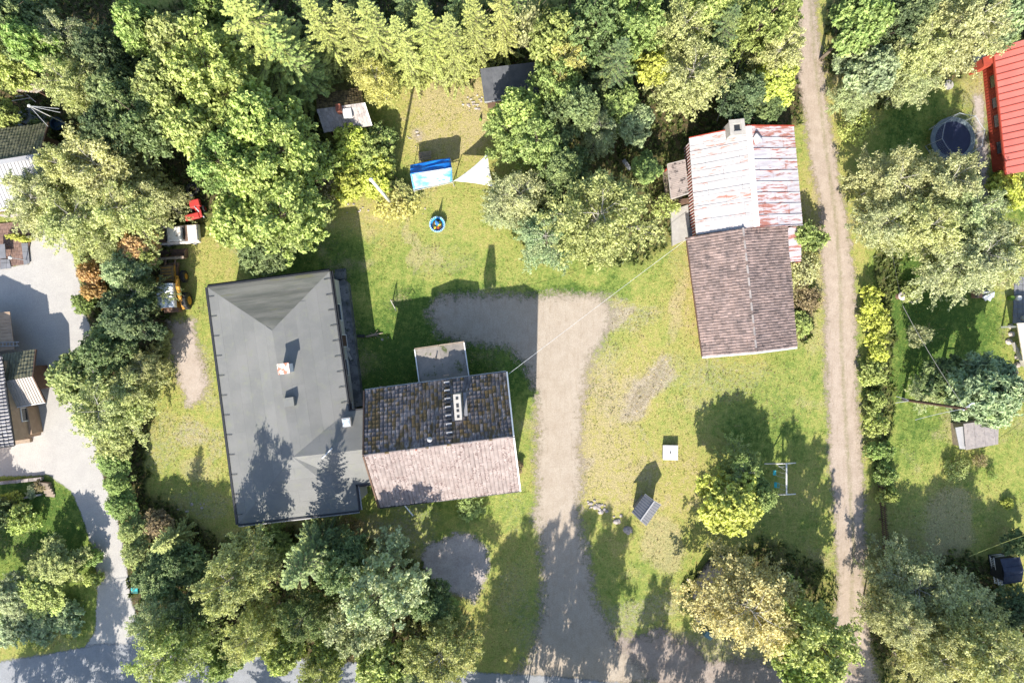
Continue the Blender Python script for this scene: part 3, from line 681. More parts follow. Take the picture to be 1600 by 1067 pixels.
def tile_annex():
    z = 2.4; zr = 4.1
    e = [W(1098,557,z), W(1073,371,z), W(1229,352,z), W(1245,542,z)]
    root = thing('brown_tiled_house', mid(e[0], e[2]).xy.to_3d(), 'long low wing with worn brown-red tile roof, south end of the rust-roofed house', 'house')
    P, wz = wall_body(root, e, zr, m_redw, inset=.62, boards=m_redw)
    c = ground_of(mid(e[0], e[2]))
    for t in (.25, .75): window(root, P[0], P[3], t, 1.4, 1.2, 1.1, c)
    for t in (.2, .5, .8): window(root, P[0], P[1], t, 1.4, 1.1, 1.0, c)
    r0, r1 = gable_slabs(root, e, zr, m_tileR, m_tileR)
    m = MB(); tiles(m, e[0], e[1], r1, r0, .25, .33, arch=.035); o = m.build('roof_tiles', m_tileR, root); o['kind'] = 'stuff'; o['label'] = 'worn red tiles of the west slope'
    m = MB(); tiles(m, e[3], e[2], r1, r0, .25, .33, arch=.035); o = m.build('roof_tiles', m_tileR, root); o['kind'] = 'stuff'; o['label'] = 'worn red tiles of the east slope'
    n = 30
    for i in range(n):
        a = lerp(r0, r1, i / n); b = lerp(r0, r1, (i + 1.08) / n); q = MB(); q.tube([a + Vector((0, 0, .06)), b + Vector((0, 0, .03))], .1, 6); q.build('ridge_tile', m_shedS if i % 3 else m_tileR, root)
    s = Vector((0, -.08, -.06)); trim(root, [(e[0] + s, r0 + s), (e[3] + s, r0 + s)], .16, .2, m_white)
    trim(root, [(e[0] + Vector((-.06, 0, 0)), e[1] + Vector((-.06, 0, 0)))], .1, .16, m_dwood, 'fascia')
    # rusty lean-to on the east side
    q = [W(1231,356,2.2), W(1252,353,1.9), W(1252,408,1.9), W(1234,409,2.2)]
    cs, nrm = cells(q, (q[1] - q[0]), 4, .5, gap=.0)
    for i, cp in enumerate(cs):
        mm = MB(); mm.slab([p + nrm * (.01 * (i % 2)) for p in cp], .05, (0.05 if i % 2 else .98)); mm.build('lean_to_sheet', m_rustE, root)
    for p in (q[1], q[2]): mm = MB(); mm.box((p.x - .1, p.y, .92), (.12, .12, 1.84)); mm.build('lean_to_post', m_redw, root)
tile_annex()
# porch on the west side
rt = thing('side_porch', W(1060,282), 'small side porch with stained pinkish corrugated roof on the red wall', 'porch')
q = [W(1043,257,2.3), W(1071,250,2.5), W(1076,302,2.5), W(1049,311,2.3)]
cs, nrm = cells(q, q[1] - q[0], 4, .16, gap=.03)
m = MB(); m.slab(q, .06)
for cp in cs: m.slab([p + nrm * .04 for p in cp], .04)
m.build('roof', m_pinkroof, rt)
for a, b in ((q[0], q[3]), (q[0], q[1]), (q[3], q[2])): trim(rt, [(a + Vector((0, 0, -.03)), b + Vector((0, 0, -.03)))], .1, .14, m_tinw, 'fascia')
for p in (q[0], q[3]): m = MB(); m.box((p.x + .15, p.y * 1.0 - (.15 if p is q[0] else -.15), 1.1), (.12, .12, 2.2)); m.build('post', m_redw, rt)
m = MB(); m.prism([(p.x, p.y) for p in q], .0, .25); m.build('floor_slab', m_wood, rt)
m = MB(); m.prism([tuple(W(*p, .5)[:2]) for p in ((1048,329),(1075,320),(1080,371),(1051,384))], 0, .5)
tag(m.build('entrance_terrace', m_lconc), 'pale concrete terrace slab by the red wall, below the pink porch', 'terrace')
m = MB(); m.box(tuple(W(1078,363,.62)), (.35, .75, .3), R(5)); tag(m.build('boot_box', m_slate), 'small dark box on the corner of the pale terrace slab', 'box')
m = MB(); m.box(tuple(W(1067,316,.3)), (1.0, .5, .6), R(10)); tag(m.build('firewood_box', m_dwood), 'dark brown wooden box between the pink porch and the pale slab', 'box')

# ------------------------------------------------------------------ red house at the right edge
def red_house():
    z = 2.5; zr = 5.2
    e = [W(1573,273,z), W(1553,76,z), W(1700,55,z), W(1722,254,z)]
    root = thing('red_house', mid(e[0], e[2]).xy.to_3d(), 'red house with red ribbed metal roof cut by the right edge', 'house')
    P, wz = wall_body(root, e, zr, m_redw, inset=.75, boards=m_redw)
    c = ground_of(mid(e[0], e[2])); r0, r1 = gable_slabs(root, e, zr, m_red, m_red)
    for pts in ((e[0], e[1], r1, r0), (e[2], e[3], r0, r1)):
        L = (pts[1] - pts[0]).length; n = 19; nrm = (pts[1] - pts[0]).cross(pts[3] - pts[0]).normalized(); nrm = nrm if nrm.z > 0 else -nrm
        for i in range(n):
            a0, a1 = i / n + .0006, (i + 1) / n - .0018
            q = MB(); q.slab([lerp(pts[0], pts[1], a0) + nrm * .05, lerp(pts[0], pts[1], a1) + nrm * .05, lerp(pts[3], pts[2], a1) + nrm * .05, lerp(pts[3], pts[2], a0) + nrm * .05], .05); q.build('roof_panel', m_red, root)
            for f_, nm, w_, h_ in ((1.0, 'standing_seam', .035, .07), (.33, 'panel_rib', .06, .02), (.66, 'panel_rib', .06, .02)):
                t = (i + f_) / n
                if i == n - 1 and f_ == 1: continue
                a = lerp(pts[0], pts[1], t); b = lerp(pts[3], pts[2], t)
                q = MB(); q.beam(a + nrm * .07, b + nrm * .07, w_, h_)
                if nm == 'standing_seam': q.build(nm, m_redw, root)
    trim(root, [(e[0] + Vector((-.06, 0, -.05)), e[1] + Vector((-.06, 0, -.05)))], .1, .2, m_redw, 'fascia')
    for t, w in ((.2, 1.2), (.45, 1.2), (.62, 1.0), (.82, 1.2)): window(root, P[0], P[1], t, 1.4, w, 1.1, c, frame=m_redw)
    pipe(root, P[1] + Vector((-.12, -.3, 0)), P[1] + Vector((-.12, -.3, 2.4)), .05, m_redw, 'downpipe')
red_house()
rt = thing('porch_end', W(1546,90), 'low red porch end at the north-west corner of the red house', 'porch')
q = [W(1536,90,2.2), W(1552,84,2.4), W(1555,98,2.4), W(1538,103,2.2)]
m = MB(); m.slab(q, .08); m.build('roof', m_redw, rt)
m = MB(); m.prism([(p.x + .1, p.y) for p in q], 0, 2.0); m.build('wall', m_redw, rt)
m = MB(); m.prism([tuple(W(*p, 1.6)[:2]) for p in ((1552,62),(1590,57),(1592,73),(1554,80))], 0, 1.6)
tag(m.build('storage_box', m_slate), 'grey-blue flat-topped storage box north of the red house', 'storage box')
m = MB(); m.box(tuple(W(1530,94,.45)), (.75, .95, .9), R(8)); o = m.build('water_tank', m_white); tag(o, 'white square tank beside the north-west corner of the red house', 'tank')
m = MB(); m.lathe(W(1482,133,0), [(.46, 0), (.46, .07), (.38, .10)], 18); tag(m.build('well_cover', m_lconc), 'round grey well cover set in lawn north of the trampoline', 'well cover')

# ------------------------------------------------------------------ sheds
rt = thing('dark_shed', W(797,130), 'shed with plain dark grey roof, partly under trees north of the lawn', 'shed')
z = 2.5
q = [W(750,108,2.9), W(836,97,2.9), W(843,149,2.2), W(757,159,2.2)]
m = MB(); m.slab(q, .12); m.build('roof', m_tarproof, rt)
for cp in cells(q, q[3] - q[0], 6, 1.0, gap=.02)[0]: m = MB(); m.slab([p + Vector((0, 0, .02)) for p in cp], .02); m.build('felt_sheet', m_tarproof, rt)
m = MB(); m.prism([tuple(W(*p, 2.5)[:2]) for p in ((754,112),(832,101),(839,145),(761,155))], 0, 2.15); m.build('wall', m_dwood, rt)
trim(rt, [(q[3] + Vector((0, -.06, 0)), q[2] + Vector((0, -.06, 0)))], .1, .14, m_tin, 'gutter')

rt = thing('bleached_shed', W(532,180), 'small cabin with bleached south slope and red chimney among the trees', 'shed')
e = [W(497,150,2.3), W(566,140,2.3), W(580,200,2.3), W(512,208,2.3)]
e = [W(494,148,2.3), W(565,138,2.3), W(580,196,2.3), W(506,207,2.3)]
P, wz = wall_body(rt, e, 3.4, m_dwood, inset=.3)
r0, r1 = gable_slabs(rt, e, 3.4, m_shedN, m_shedS)
for pts, mt in (((e[0], e[1], r1, r0), m_shedN), ((e[3], e[2], r1, r0), m_shedS)):
    m = MB(); tiles(m, pts[0], pts[1], pts[2], pts[3], .24, .3, arch=.012, lip=.03); o = m.build('roof_shingles', mt, rt); o['kind'] = 'stuff'
m = MB(); p = W(528,168,4.0); m.box((p.x, p.y, 3.55), (.42, .62, .9), R(8)); m.build('chimney', m_brick, rt)
m = MB(); p = W(542,176,3.5); m.box((p.x, p.y, 3.25), (.75, .8, .35), R(8)); m.build('roof_hatch', m_white, rt)
trim(rt, [(e[2] + Vector((.05, 0, 0)), r1 + Vector((.05, 0, 0)))], .1, .14, m_white)

# ------------------------------------------------------------------ left edge buildings
def left_houses():
    z = 3.2; zr = 4.9
    e = [W(-110,220,z), W(76,192,z), W(90,312,z), W(-100,344,z)]
    root = thing('black_tiled_house', mid(e[0], e[2]).xy.to_3d(), 'house with black tiled north slope and light metal south slope at the upper left edge', 'house')
    P, wz = wall_body(root, e, zr, m_dwood, inset=1.0)
    r0, r1 = gable_slabs(root, e, zr, m_tileB, m_tin)
    m = MB(); tiles(m, e[0], e[1], r1, r0, .28, .36, arch=.05); o = m.build('roof_tiles', m_tileG, root); o['kind'] = 'stuff'
    n = 34
    for i in range(n):
        a = lerp(e[3], e[2], (i + .5) / n); b = lerp(r0, r1, (i + .5) / n); q = MB(); q.beam(a + Vector((0, 0, .03)), b + Vector((0, 0, .03)), .09, .06); q.build('roof_rib', m_tin, root)
    q = MB(); q.beam(r0 + Vector((0, 0, .06)), r1 + Vector((0, 0, .06)), .4, .06); q.build('ridge_cap', m_tin, root)
    trim(root, [(e[1], r1), (e[2], r1)], .12, .2, m_dwood)
    pipe(root, e[3] + Vector((0, -.1, -.1)), e[2] + Vector((0, -.1, -.1)), .07, m_white)
    window(root, P[1], P[2], .3, 1.5, 1, 1, ground_of(mid(e[0], e[2]))); window(root, P[3], P[2], .6, 1.5, 1.2, 1.2, ground_of(mid(e[0], e[2])))
    # villa further down
    z = 4.2; zr = 6.2
    e = [W(22,696,z), W(2,556,z), W(-160,580,z), W(-150,716,z)]
    root = thing('brown_villa', mid(e[0], e[2]).xy.to_3d(), 'villa with dark ribbed roof edge at the left side of the photo', 'house')
    P, wz = wall_body(root, e, zr, m_brownw, inset=.5)
    r0, r1 = gable_slabs(root, e, zr, m_tileB, m_tileB)
    m = MB(); tiles(m, e[0], e[1], r1, r0, .3, .34, arch=.05); o = m.build('roof_tiles', MAT('glossy_charcoal_tiles', (.18, .17, .18), (.12, .12, .13), lrv=.4, rough=.4), root); o['kind'] = 'stuff'
    trim(root, [(e[0], e[1]), (e[0], r0)], .12, .2, m_dark, 'fascia')
    for t in (.3, .7): window(root, P[0], P[1], t, 1.6, 1.2, 1.2, ground_of(mid(e[0], e[2])))
    # projecting room, flat top
    rt = thing('tan_extension', W(25,660), 'tan boarded flat-roofed extension with small window below the light garage roof', 'house extension')
    m = MB(); m.prism([tuple(W(*p, 1.5)[:2]) for p in ((12,640),(42,636),(50,678),(20,686))], 0, 1.5); m.build('wall', m_brownw, rt)
    m = MB(); m.box(tuple(W(21,645,1.6)), (.75, .85, .25), R(8)); wo_ = m.build('roof_window', m_white, rt)
    m = MB(); m.box(tuple(W(21,645,1.74)), (.6, .7, .02), R(8)); m.build('pane', MAT('sky_reflection_glass', (.30, .37, .45), rough=.1), wo_)  # sky reflection put into the pane's base colour
    m = MB(); m.box(tuple(W(32,690,.2)), (2.0, .35, .4), R(8)); m.build('step', m_wood, rt)
    rt = thing('tan_balcony', W(2,520), 'tan plank balcony roof at left edge above the small tiled garage', 'balcony')
    q = [W(-60,492,2.0), W(15,487,2.0), W(22,546,2.0), W(-60,556,2.0)]
    for cp in cells(q, q[1] - q[0], 8, .3, gap=.02)[0]: m = MB(); m.slab(cp, .06); m.build('plank', m_brownw, rt)
    m = MB(); m.prism([tuple(W(*p, 1.9)[:2]) for p in ((-56,496),(-14,494),(-10,542),(-56,550))], 0, 1.9); m.build('wall', m_brownw, rt)
    for py_ in (534, 540):
        m = MB(); m.beam(W(-20,py_ + 2,2.1), W(30,py_,2.1), .06, .06); m.build('ladder_rail', m_tin, rt)
    for i in range(8): m = MB(); m.beam(W(-12 + i * 5.5,535.5 - i * .2,2.1), W(-12 + i * 5.5,541.5 - i * .2,2.1), .05, .05); m.build('ladder_rung', m_tin, rt)
    # garage gable
    z = 2.5; zr = 3.5
    e = [W(3,554,z), W(56,546,z), W(71,628,z), W(13,638,z)]
    rt = thing('garage', mid(e[0], e[2]).xy.to_3d(), 'garage wing with small tiled north slope and cream metal south slope', 'garage')
    P, wz = wall_body(rt, e, zr, m_dwood, inset=1.25)
    r0, r1 = gable_slabs(rt, e, zr, m_tileB, m_tinw)
    m = MB(); tiles(m, e[0], e[1], r1, r0, .28, .36, arch=.05); o = m.build('roof_tiles', m_tileG, rt); o['kind'] = 'stuff'
    for i in range(14):
        a = lerp(e[3], e[2], (i + .5) / 14); b = lerp(r0, r1, (i + .5) / 14); q = MB(); q.beam(a + Vector((0, 0, .03)), b + Vector((0, 0, .03)), .09, .06); q.build('roof_rib', m_tinw, rt)
    trim(rt, [(e[1], r1), (e[2], r1)], .1, .16, m_dwood); trim(rt, [(e[3] + Vector((0, -.05, 0)), e[2] + Vector((0, -.05, 0)))], .08, .12, m_white, 'gutter')
left_houses()

# ------------------------------------------------------------------ vegetation
def leaf_mat(name, trans=.3, var=.8, tint=(.36, .36, .13), tamt=.25):
    b = NB(name)
    oi = b.n('ShaderNodeObjectInfo'); col = oi.outputs['Color']; lr = b.attr('lr').outputs['Fac']
    n = b.noise(.55, 3, .6)
    col = b.mix(b.math('MULTIPLY', b.step(b.math('ADD', n, b.math('MULTIPLY', b.math('SUBTRACT', lr, .5), .35)), .45, .75), tamt), col, tint)
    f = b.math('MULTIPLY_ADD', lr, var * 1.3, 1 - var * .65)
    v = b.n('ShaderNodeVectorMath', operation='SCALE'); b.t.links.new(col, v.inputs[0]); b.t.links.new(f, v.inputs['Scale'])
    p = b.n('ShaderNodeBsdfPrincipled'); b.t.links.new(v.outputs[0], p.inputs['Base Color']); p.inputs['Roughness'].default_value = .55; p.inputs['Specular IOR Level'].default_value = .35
    t = b.n('ShaderNodeBsdfTranslucent')
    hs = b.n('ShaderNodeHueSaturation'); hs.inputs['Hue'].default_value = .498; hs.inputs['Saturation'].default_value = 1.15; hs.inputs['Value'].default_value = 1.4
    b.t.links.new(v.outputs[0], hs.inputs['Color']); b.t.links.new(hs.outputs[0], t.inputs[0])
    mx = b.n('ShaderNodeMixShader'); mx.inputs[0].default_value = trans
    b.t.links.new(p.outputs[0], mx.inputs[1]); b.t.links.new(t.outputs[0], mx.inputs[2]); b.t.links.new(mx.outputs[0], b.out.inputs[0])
    return b.m
m_leaf = leaf_mat('broad_leaves'); m_needle = leaf_mat('spruce_needles', trans=.15, var=.8, tint=(.40, .42, .10), tamt=.3)
m_bleaf = leaf_mat('birch_leaves', trans=.35, var=.9, tint=(.46, .42, .20), tamt=.35)
m_bark = MAT('grey_brown_bark', (.16, .13, .10), (.09, .07, .055), sc_=6, stretch=(1, 1, .2))
m_birchbark = MAT('white_birch_bark', (.44, .42, .38), (.30, .28, .25), sc_=3, c3=(.06, .055, .05), sc3=7, lo3=.6, hi3=.66)

def unit(v): return v / (np.linalg.norm(v, axis=-1, keepdims=True) + 1e-9)
def leaf_quads(P, N, size, r, elong=1.5, fold=.25):
    """P centres (n,3), N normals; returns verts, faces of kite-shaped leaves bent on their midrib"""
    n = len(P); rd = unit(r.normal(size=(n, 3))); T = unit(np.cross(N, rd)); B = np.cross(N, T)
    s = size * (0.7 + .6 * r.random((n, 1))); l = T * s * elong * .5; w = B * s * .42
    V = np.stack([P - l, P + w + N * s * fold, P + l, P - w + N * s * fold], 1).reshape(-1, 3)
    i = np.arange(n) * 4
    F = np.concatenate([np.stack([i, i + 1, i + 2], 1), np.stack([i, i + 2, i + 3], 1)])
    return V, F
def limbs(lobes, trunk_h, r0, r, lean=(0, 0)):
    m = MB(); tp = [(0, 0, 0), (lean[0] * .3, lean[1] * .3, trunk_h * .4), (lean[0], lean[1], trunk_h)]
    m.tube(tp, [r0 * 1.25, r0 * .9, r0 * .35], 7)
    for c in lobes:
        t = min(.95, max(.25, (c[2] / trunk_h) * .55 + r.uniform(-.1, .1))); base = np.array([lean[0] * t, lean[1] * t, trunk_h * t])
        midp = (base + c) / 2 + np.array([0, 0, .25]) + r.normal(size=3) * .2
        m.tube([base, midp, c], [r0 * .42, r0 * .28, r0 * .10], 5)
        for k in range(4):
            e = c + unit(r.normal(size=3) + np.array([0, 0, .4])) * r.uniform(.8, 1.5); m.tube([lerp(midp, c, .5), (c + e) / 2 + r.normal(size=3) * .1, e], [r0 * .16, r0 * .10, .012], 4, cap=False)
    return m
def crown_mesh(name, mat, seed, Rr=4.0, H=10.0, nl=12, clumps=60, leaves=18, lsize=.2, lobe=(1.2, 2.0), cr=.42, zc=.62, zr=.34, spread=.66, up=.55, flat=.75, droop=0, inner=.12, elong=1.5, shell=.78):
    r = np.random.default_rng(seed); L = []; rad = []
    for i in range(nl):
        a = i * 2.399 + r.uniform(-.4, .4); q = math.sqrt((i + .5) / nl); rr = Rr * spread * q
        z = H * zc + H * zr * (1 - q ** 1.6) * r.uniform(.5, 1) - H * zr * .55 * q * r.uniform(.1, 1)
        L.append((rr * math.cos(a) + r.uniform(-.3, .3), rr * math.sin(a) + r.uniform(-.3, .3), z)); rad.append(r.uniform(*lobe))
    L = np.array(L); rad = np.array(rad); Ps = []; Ns = []; lrs = []
    for i in range(nl):
        m_ = int(clumps * (rad[i] / np.mean(rad)) ** 1.7)
        d = unit(r.normal(size=(m_, 3)) + np.array([0, 0, .3])); tone = r.normal(0, .10)
        c = L[i] + d * rad[i] * np.array([1, 1, flat])
        dd = np.linalg.norm((c[:, None] - L[None]) / np.array([1, 1, flat]), axis=2) / rad[None]; dd[:, i] = 9
        keep = dd.min(1) > shell; d = d[keep]
        for k in range(len(d)):
            ln = rad[i] * r.uniform(.25, .62); st = rad[i] * r.uniform(.5, .78); n = int(leaves * r.uniform(.6, 1.4))
            t = r.beta(2.2, 1.3, n)[:, None]; q = L[i] + d[k] * (st + ln * t) * np.array([1, 1, flat]); q = q + r.normal(size=(n, 3)) * cr * .36 * (1.15 - t * .55)
            q[:, 2] -= droop * (t[:, 0] ** 2) * ln
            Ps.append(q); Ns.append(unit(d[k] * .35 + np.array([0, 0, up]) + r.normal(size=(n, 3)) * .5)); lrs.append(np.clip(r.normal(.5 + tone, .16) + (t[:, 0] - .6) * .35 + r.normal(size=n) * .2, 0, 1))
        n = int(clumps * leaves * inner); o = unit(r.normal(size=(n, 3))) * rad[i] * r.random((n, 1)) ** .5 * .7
        Ps.append(L[i] + o); Ns.append(unit(r.normal(size=(n, 3)) + np.array([0, 0, .6]))); lrs.append(r.random(n) * .5)  # inner leaves toned darker; shade inside the crown put into colour
    P = np.concatenate(Ps); N = np.concatenate(Ns); lr = np.concatenate(lrs)
    V, F = leaf_quads(P, N, lsize, r, elong)
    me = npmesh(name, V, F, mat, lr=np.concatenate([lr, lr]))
    return me, L
def branchy_mesh(name, mat, seed, Rr=4.0, H=10.0, nlimb=22, nsub=10, ntw=6, nleaf=13, lsize=.17, off=.10, droop=.25, zlo=.28, zhi=.82, up=.7, rise=.16, twl=.55, r0=.17, asym=.22):
    r = np.random.default_rng(seed); m = MB(); m.tube([(0, 0, 0), (.1, .05, H * .4), (0, 0, H * .86)], [r0 * 1.25, r0 * .8, .03], 7)
    A = []; D = []; Ln = []; Tn = []; pha = r.uniform(0, 6.28)
    for i in range(nlimb):
        f_ = (i + .5) / nlimb; az_ = i * 2.399 + r.uniform(-.35, .35); u = np.array([math.cos(az_), math.sin(az_), 0]); sd = np.array([-u[1], u[0], 0])
        reach = Rr * (.22 + .80 * math.sqrt(max(0, 1 - (f_ * .97) ** 2.2))) * r.uniform(.68, 1.12) * (1 + asym * math.sin(az_ * 2 + pha) + asym * .6 * math.sin(az_ * 3 + pha * 2))
        z0 = H * (zlo + (zhi - zlo) * f_) ; rs = H * rise * r.uniform(.6, 1.3) * (.6 + .6 * f_); bend = r.uniform(-.25, .25)
        P = lambda t: np.array([0, 0, z0]) + u * reach * t + sd * reach * bend * t * t + np.array([0, 0, 1]) * (rs * math.sin(t * 1.9) - droop * reach * .35 * t ** 3)
        pts = [P(t) for t in (0, .3, .6, .85, 1)]; m.tube([tuple(p) for p in pts], [r0 * .42, r0 * .30, r0 * .2, r0 * .12, .012], 4, cap=False); tone = r.normal(0, .07)
        for k, t in enumerate(np.linspace(.22, 1, nsub)):
            if r.random() < .08: continue
            s = 1 if k % 2 else -1; a2 = r.uniform(.45, 1.15) * (1 if t < .97 else .1); b0 = P(t); L = reach * .42 * (1.15 - .55 * t) * r.uniform(.6, 1.25) + .25
            d = unit(u * math.cos(a2) + sd * s * math.sin(a2) + np.array([0, 0, r.uniform(-.15, .38)])); e = b0 + d * L; e[2] -= droop * L * .35
            m.tube([tuple(b0), tuple((b0 + e) / 2 + np.array([0, 0, .05 * L])), tuple(e)], [r0 * .12, r0 * .07, .008], 3, cap=False)
            for q in np.linspace(.15, 1, ntw):
                st = b0 + (e - b0) * q; dd = unit(d + r.normal(size=3) * np.array([.75, .75, .45]) + np.array([0, 0, -droop * .5]))
                A.append(st); D.append(dd); Ln.append(twl * r.uniform(.6, 1.3)); Tn.append(.5 + tone + r.normal(0, .13))
    A = np.array(A); D = np.array(D); Ln = np.array(Ln); Tn = np.array(Tn); n = len(A)
    t = r.random((n, nleaf, 1)); Pp = A[:, None] + D[:, None] * Ln[:, None, None] * t + r.normal(size=(n, nleaf, 3)) * off; Pp[..., 2] -= droop * .25 * t[..., 0]
    lr = np.clip(Tn[:, None] + (t[..., 0] - .5) * .25 + r.normal(size=(n, nleaf)) * .2, 0, 1).ravel()
    Nn = unit(D[:, None] * .2 + np.array([0, 0, up]) + r.normal(size=(n, nleaf, 3)) * .5).reshape(-1, 3)
    V, F = leaf_quads(Pp.reshape(-1, 3), Nn, lsize, r, 1.5)
    return npmesh(name, V, F, mat, lr=np.concatenate([lr, lr])), m
def spruce_mesh(name, mat, seed, H=12.0, Rr=2.9, whorls=30, per=7, dense=14, tw=.52, w=.075, z0=.08):
    r = np.random.default_rng(seed); V = []; F = []; lr = []; m = MB(); m.tube([(0, 0, 0), (0, 0, H * .5), (0, 0, H)], [.19, .11, .015], 7)
    nv = 0
    for k in range(whorls):
        t = k / (whorls - 1); z = H * (z0 + (1 - z0 - .02) * t ** .92); L = Rr * (1 - t) ** .8 * r.uniform(.82, 1.08) + .12
        for j in range(per):
            a = j * 2 * math.pi / per + k * 1.1 + r.uniform(-.25, .25); Lb = L * r.uniform(.72, 1.15); dz = z + r.uniform(-.12, .12)
            n = max(3, int(dense * Lb / 2.2)); u = np.array([math.cos(a), math.sin(a), 0]); sd = np.array([-math.sin(a), math.cos(a), 0])
            ts = np.linspace(.12, 1, n); rise = (.30 * t - .02); sag = -.32 * Lb * ts ** 1.3 * (1 - t) + .12 * Lb * ts ** 3 + rise * Lb * ts
            B = u * (ts * Lb)[:, None] + np.array([0, 0, 1]) * (dz + sag)[:, None]
            if Lb > .8: m.tube([(0, 0, dz), tuple(B[n // 2]), tuple(B[-1])], [.035, .022, .006], 3, cap=False)
            for s in (-1, 1):
                tl = (tw * (1 - .55 * ts) * r.uniform(.75, 1.2, n) * (.55 + .45 * min(1, Lb / 2)))[:, None]
                d = unit(u * .75 + sd * s * .85 + np.array([0, 0, -.18]) + r.normal(size=(n, 3)) * .12)
                wv = unit(np.cross(d, np.array([0, 0, 1]) + r.normal(size=(n, 3)) * .35)) * w * r.uniform(.7, 1.3, (n, 1))
                # a twig: pointed leaf plus two shorter offshoots
                for off, sc_, ang in ((0, 1, 0), (.35, .5, .7), (.35, .5, -.7)):
                    d2 = unit(d + np.cross(d, [0, 0, 1.0]) * ang); b0 = B + d * tl * off; e = b0 + d2 * tl * sc_; mm = b0 + d2 * tl * sc_ * .45
                    q = np.stack([b0, mm + wv * sc_ ** .5, e, mm - wv * sc_ ** .5], 1).reshape(-1, 3); V.append(q)
                    i = nv + np.arange(n) * 4; F.append(np.stack([i, i + 1, i + 2, i + 3], 1)); nv += 4 * n; lr.append(np.clip(r.normal(.5, .2) + (ts - .5) * .4 + r.normal(size=n) * .15, 0, 1))
            e = B[-1] + u * tw * .45 + np.array([0, 0, .05]); wv = sd * w * 1.1
            V.append(np.array([B[-1] - u * .1, (B[-1] + e) / 2 + wv, e, (B[-1] + e) / 2 - wv])); F.append(np.arange(4)[None] + nv); nv += 4; lr.append(np.array([.8]))
    return npmesh(name, np.concatenate(V), np.concatenate(F), mat, lr=np.concatenate(lr)), m

PROTO = {}
def proto(kind, me, limb_mb, bark, Rr, H): PROTO.setdefault(kind, []).append((me, limb_mb.mesh(kind + '_trunk', bark), Rr, H))
for s in (1, 2):
    me, L = crown_mesh('ash_crown', m_leaf, s, nl=23, clumps=38, leaves=15, lsize=.27, cr=.42, lobe=(.6, 1.6), up=.95, zr=.26, spread=.78)
    proto('ash', me, limbs(L, 8.2, .22, np.random.default_rng(s)), m_bark, 4.2, 10)
for s in (3, 4):
    me, mb = branchy_mesh('ash_crown', m_leaf, s, lsize=.25, nlimb=26, nsub=10, ntw=5, nleaf=11, off=.13, droop=.05, up=1.0, twl=.5, rise=.14)
    proto('ash', me, mb, m_bark, 4, 10)
for s in (11, 12, 13, 14):
    me, mb = branchy_mesh('birch_crown', m_bleaf, s, lsize=.165, nlimb=28, nsub=11, ntw=6, nleaf=13, off=.11, droop=.35, up=.75, twl=.6, rise=.13, r0=.115, asym=.16)
    proto('birch', me, mb, m_birchbark, 4, 10)
for s in (21, 22):
    me, L = crown_mesh('round_crown', m_leaf, s, nl=18, clumps=46, leaves=19, lsize=.19, cr=.42, lobe=(.6, 1.8), up=.85, spread=.76)
    proto('round', me, limbs(L, 7.5, .2, np.random.default_rng(s)), m_bark, 4, 10)
for s in (31, 32):   # loose, feathery
    me, L = crown_mesh('feathery_crown', m_leaf, s, nl=24, clumps=34, leaves=22, lsize=.20, cr=.42, lobe=(.6, 1.5), up=.7, elong=2.3, flat=.6, inner=.15)
    proto('feather', me, limbs(L, 8.6, .2, np.random.default_rng(s)), m_bark, 4, 10)
for s in (41, 42, 43): 
    me, mb = spruce_mesh('spruce_crown', m_needle, s); proto('spruce', me, mb, m_bark, 2.9, 12)
for s in (51, 52):
    me, L = crown_mesh('bush_crown', m_leaf, s, Rr=1.5, H=2.2, nl=10, clumps=34, leaves=15, lsize=.14, cr=.24, lobe=(.35, .85), zc=.5, zr=.38, up=.6, inner=.2)
    proto('bush', me, limbs(L * .9, 1.2, .05, np.random.default_rng(s)), m_bark, 1.5, 2.2)
me, L = crown_mesh('wiry_crown', m_bleaf, 61, Rr=1.5, H=2.0, nl=9, clumps=26, leaves=7, lsize=.13, cr=.34, lobe=(.4, .75), zc=.45, zr=.4, up=.4, inner=.05)
proto('wiry', me, limbs(L, 1.4, .05, np.random.default_rng(61)), m_bark, 1.5, 2.0)

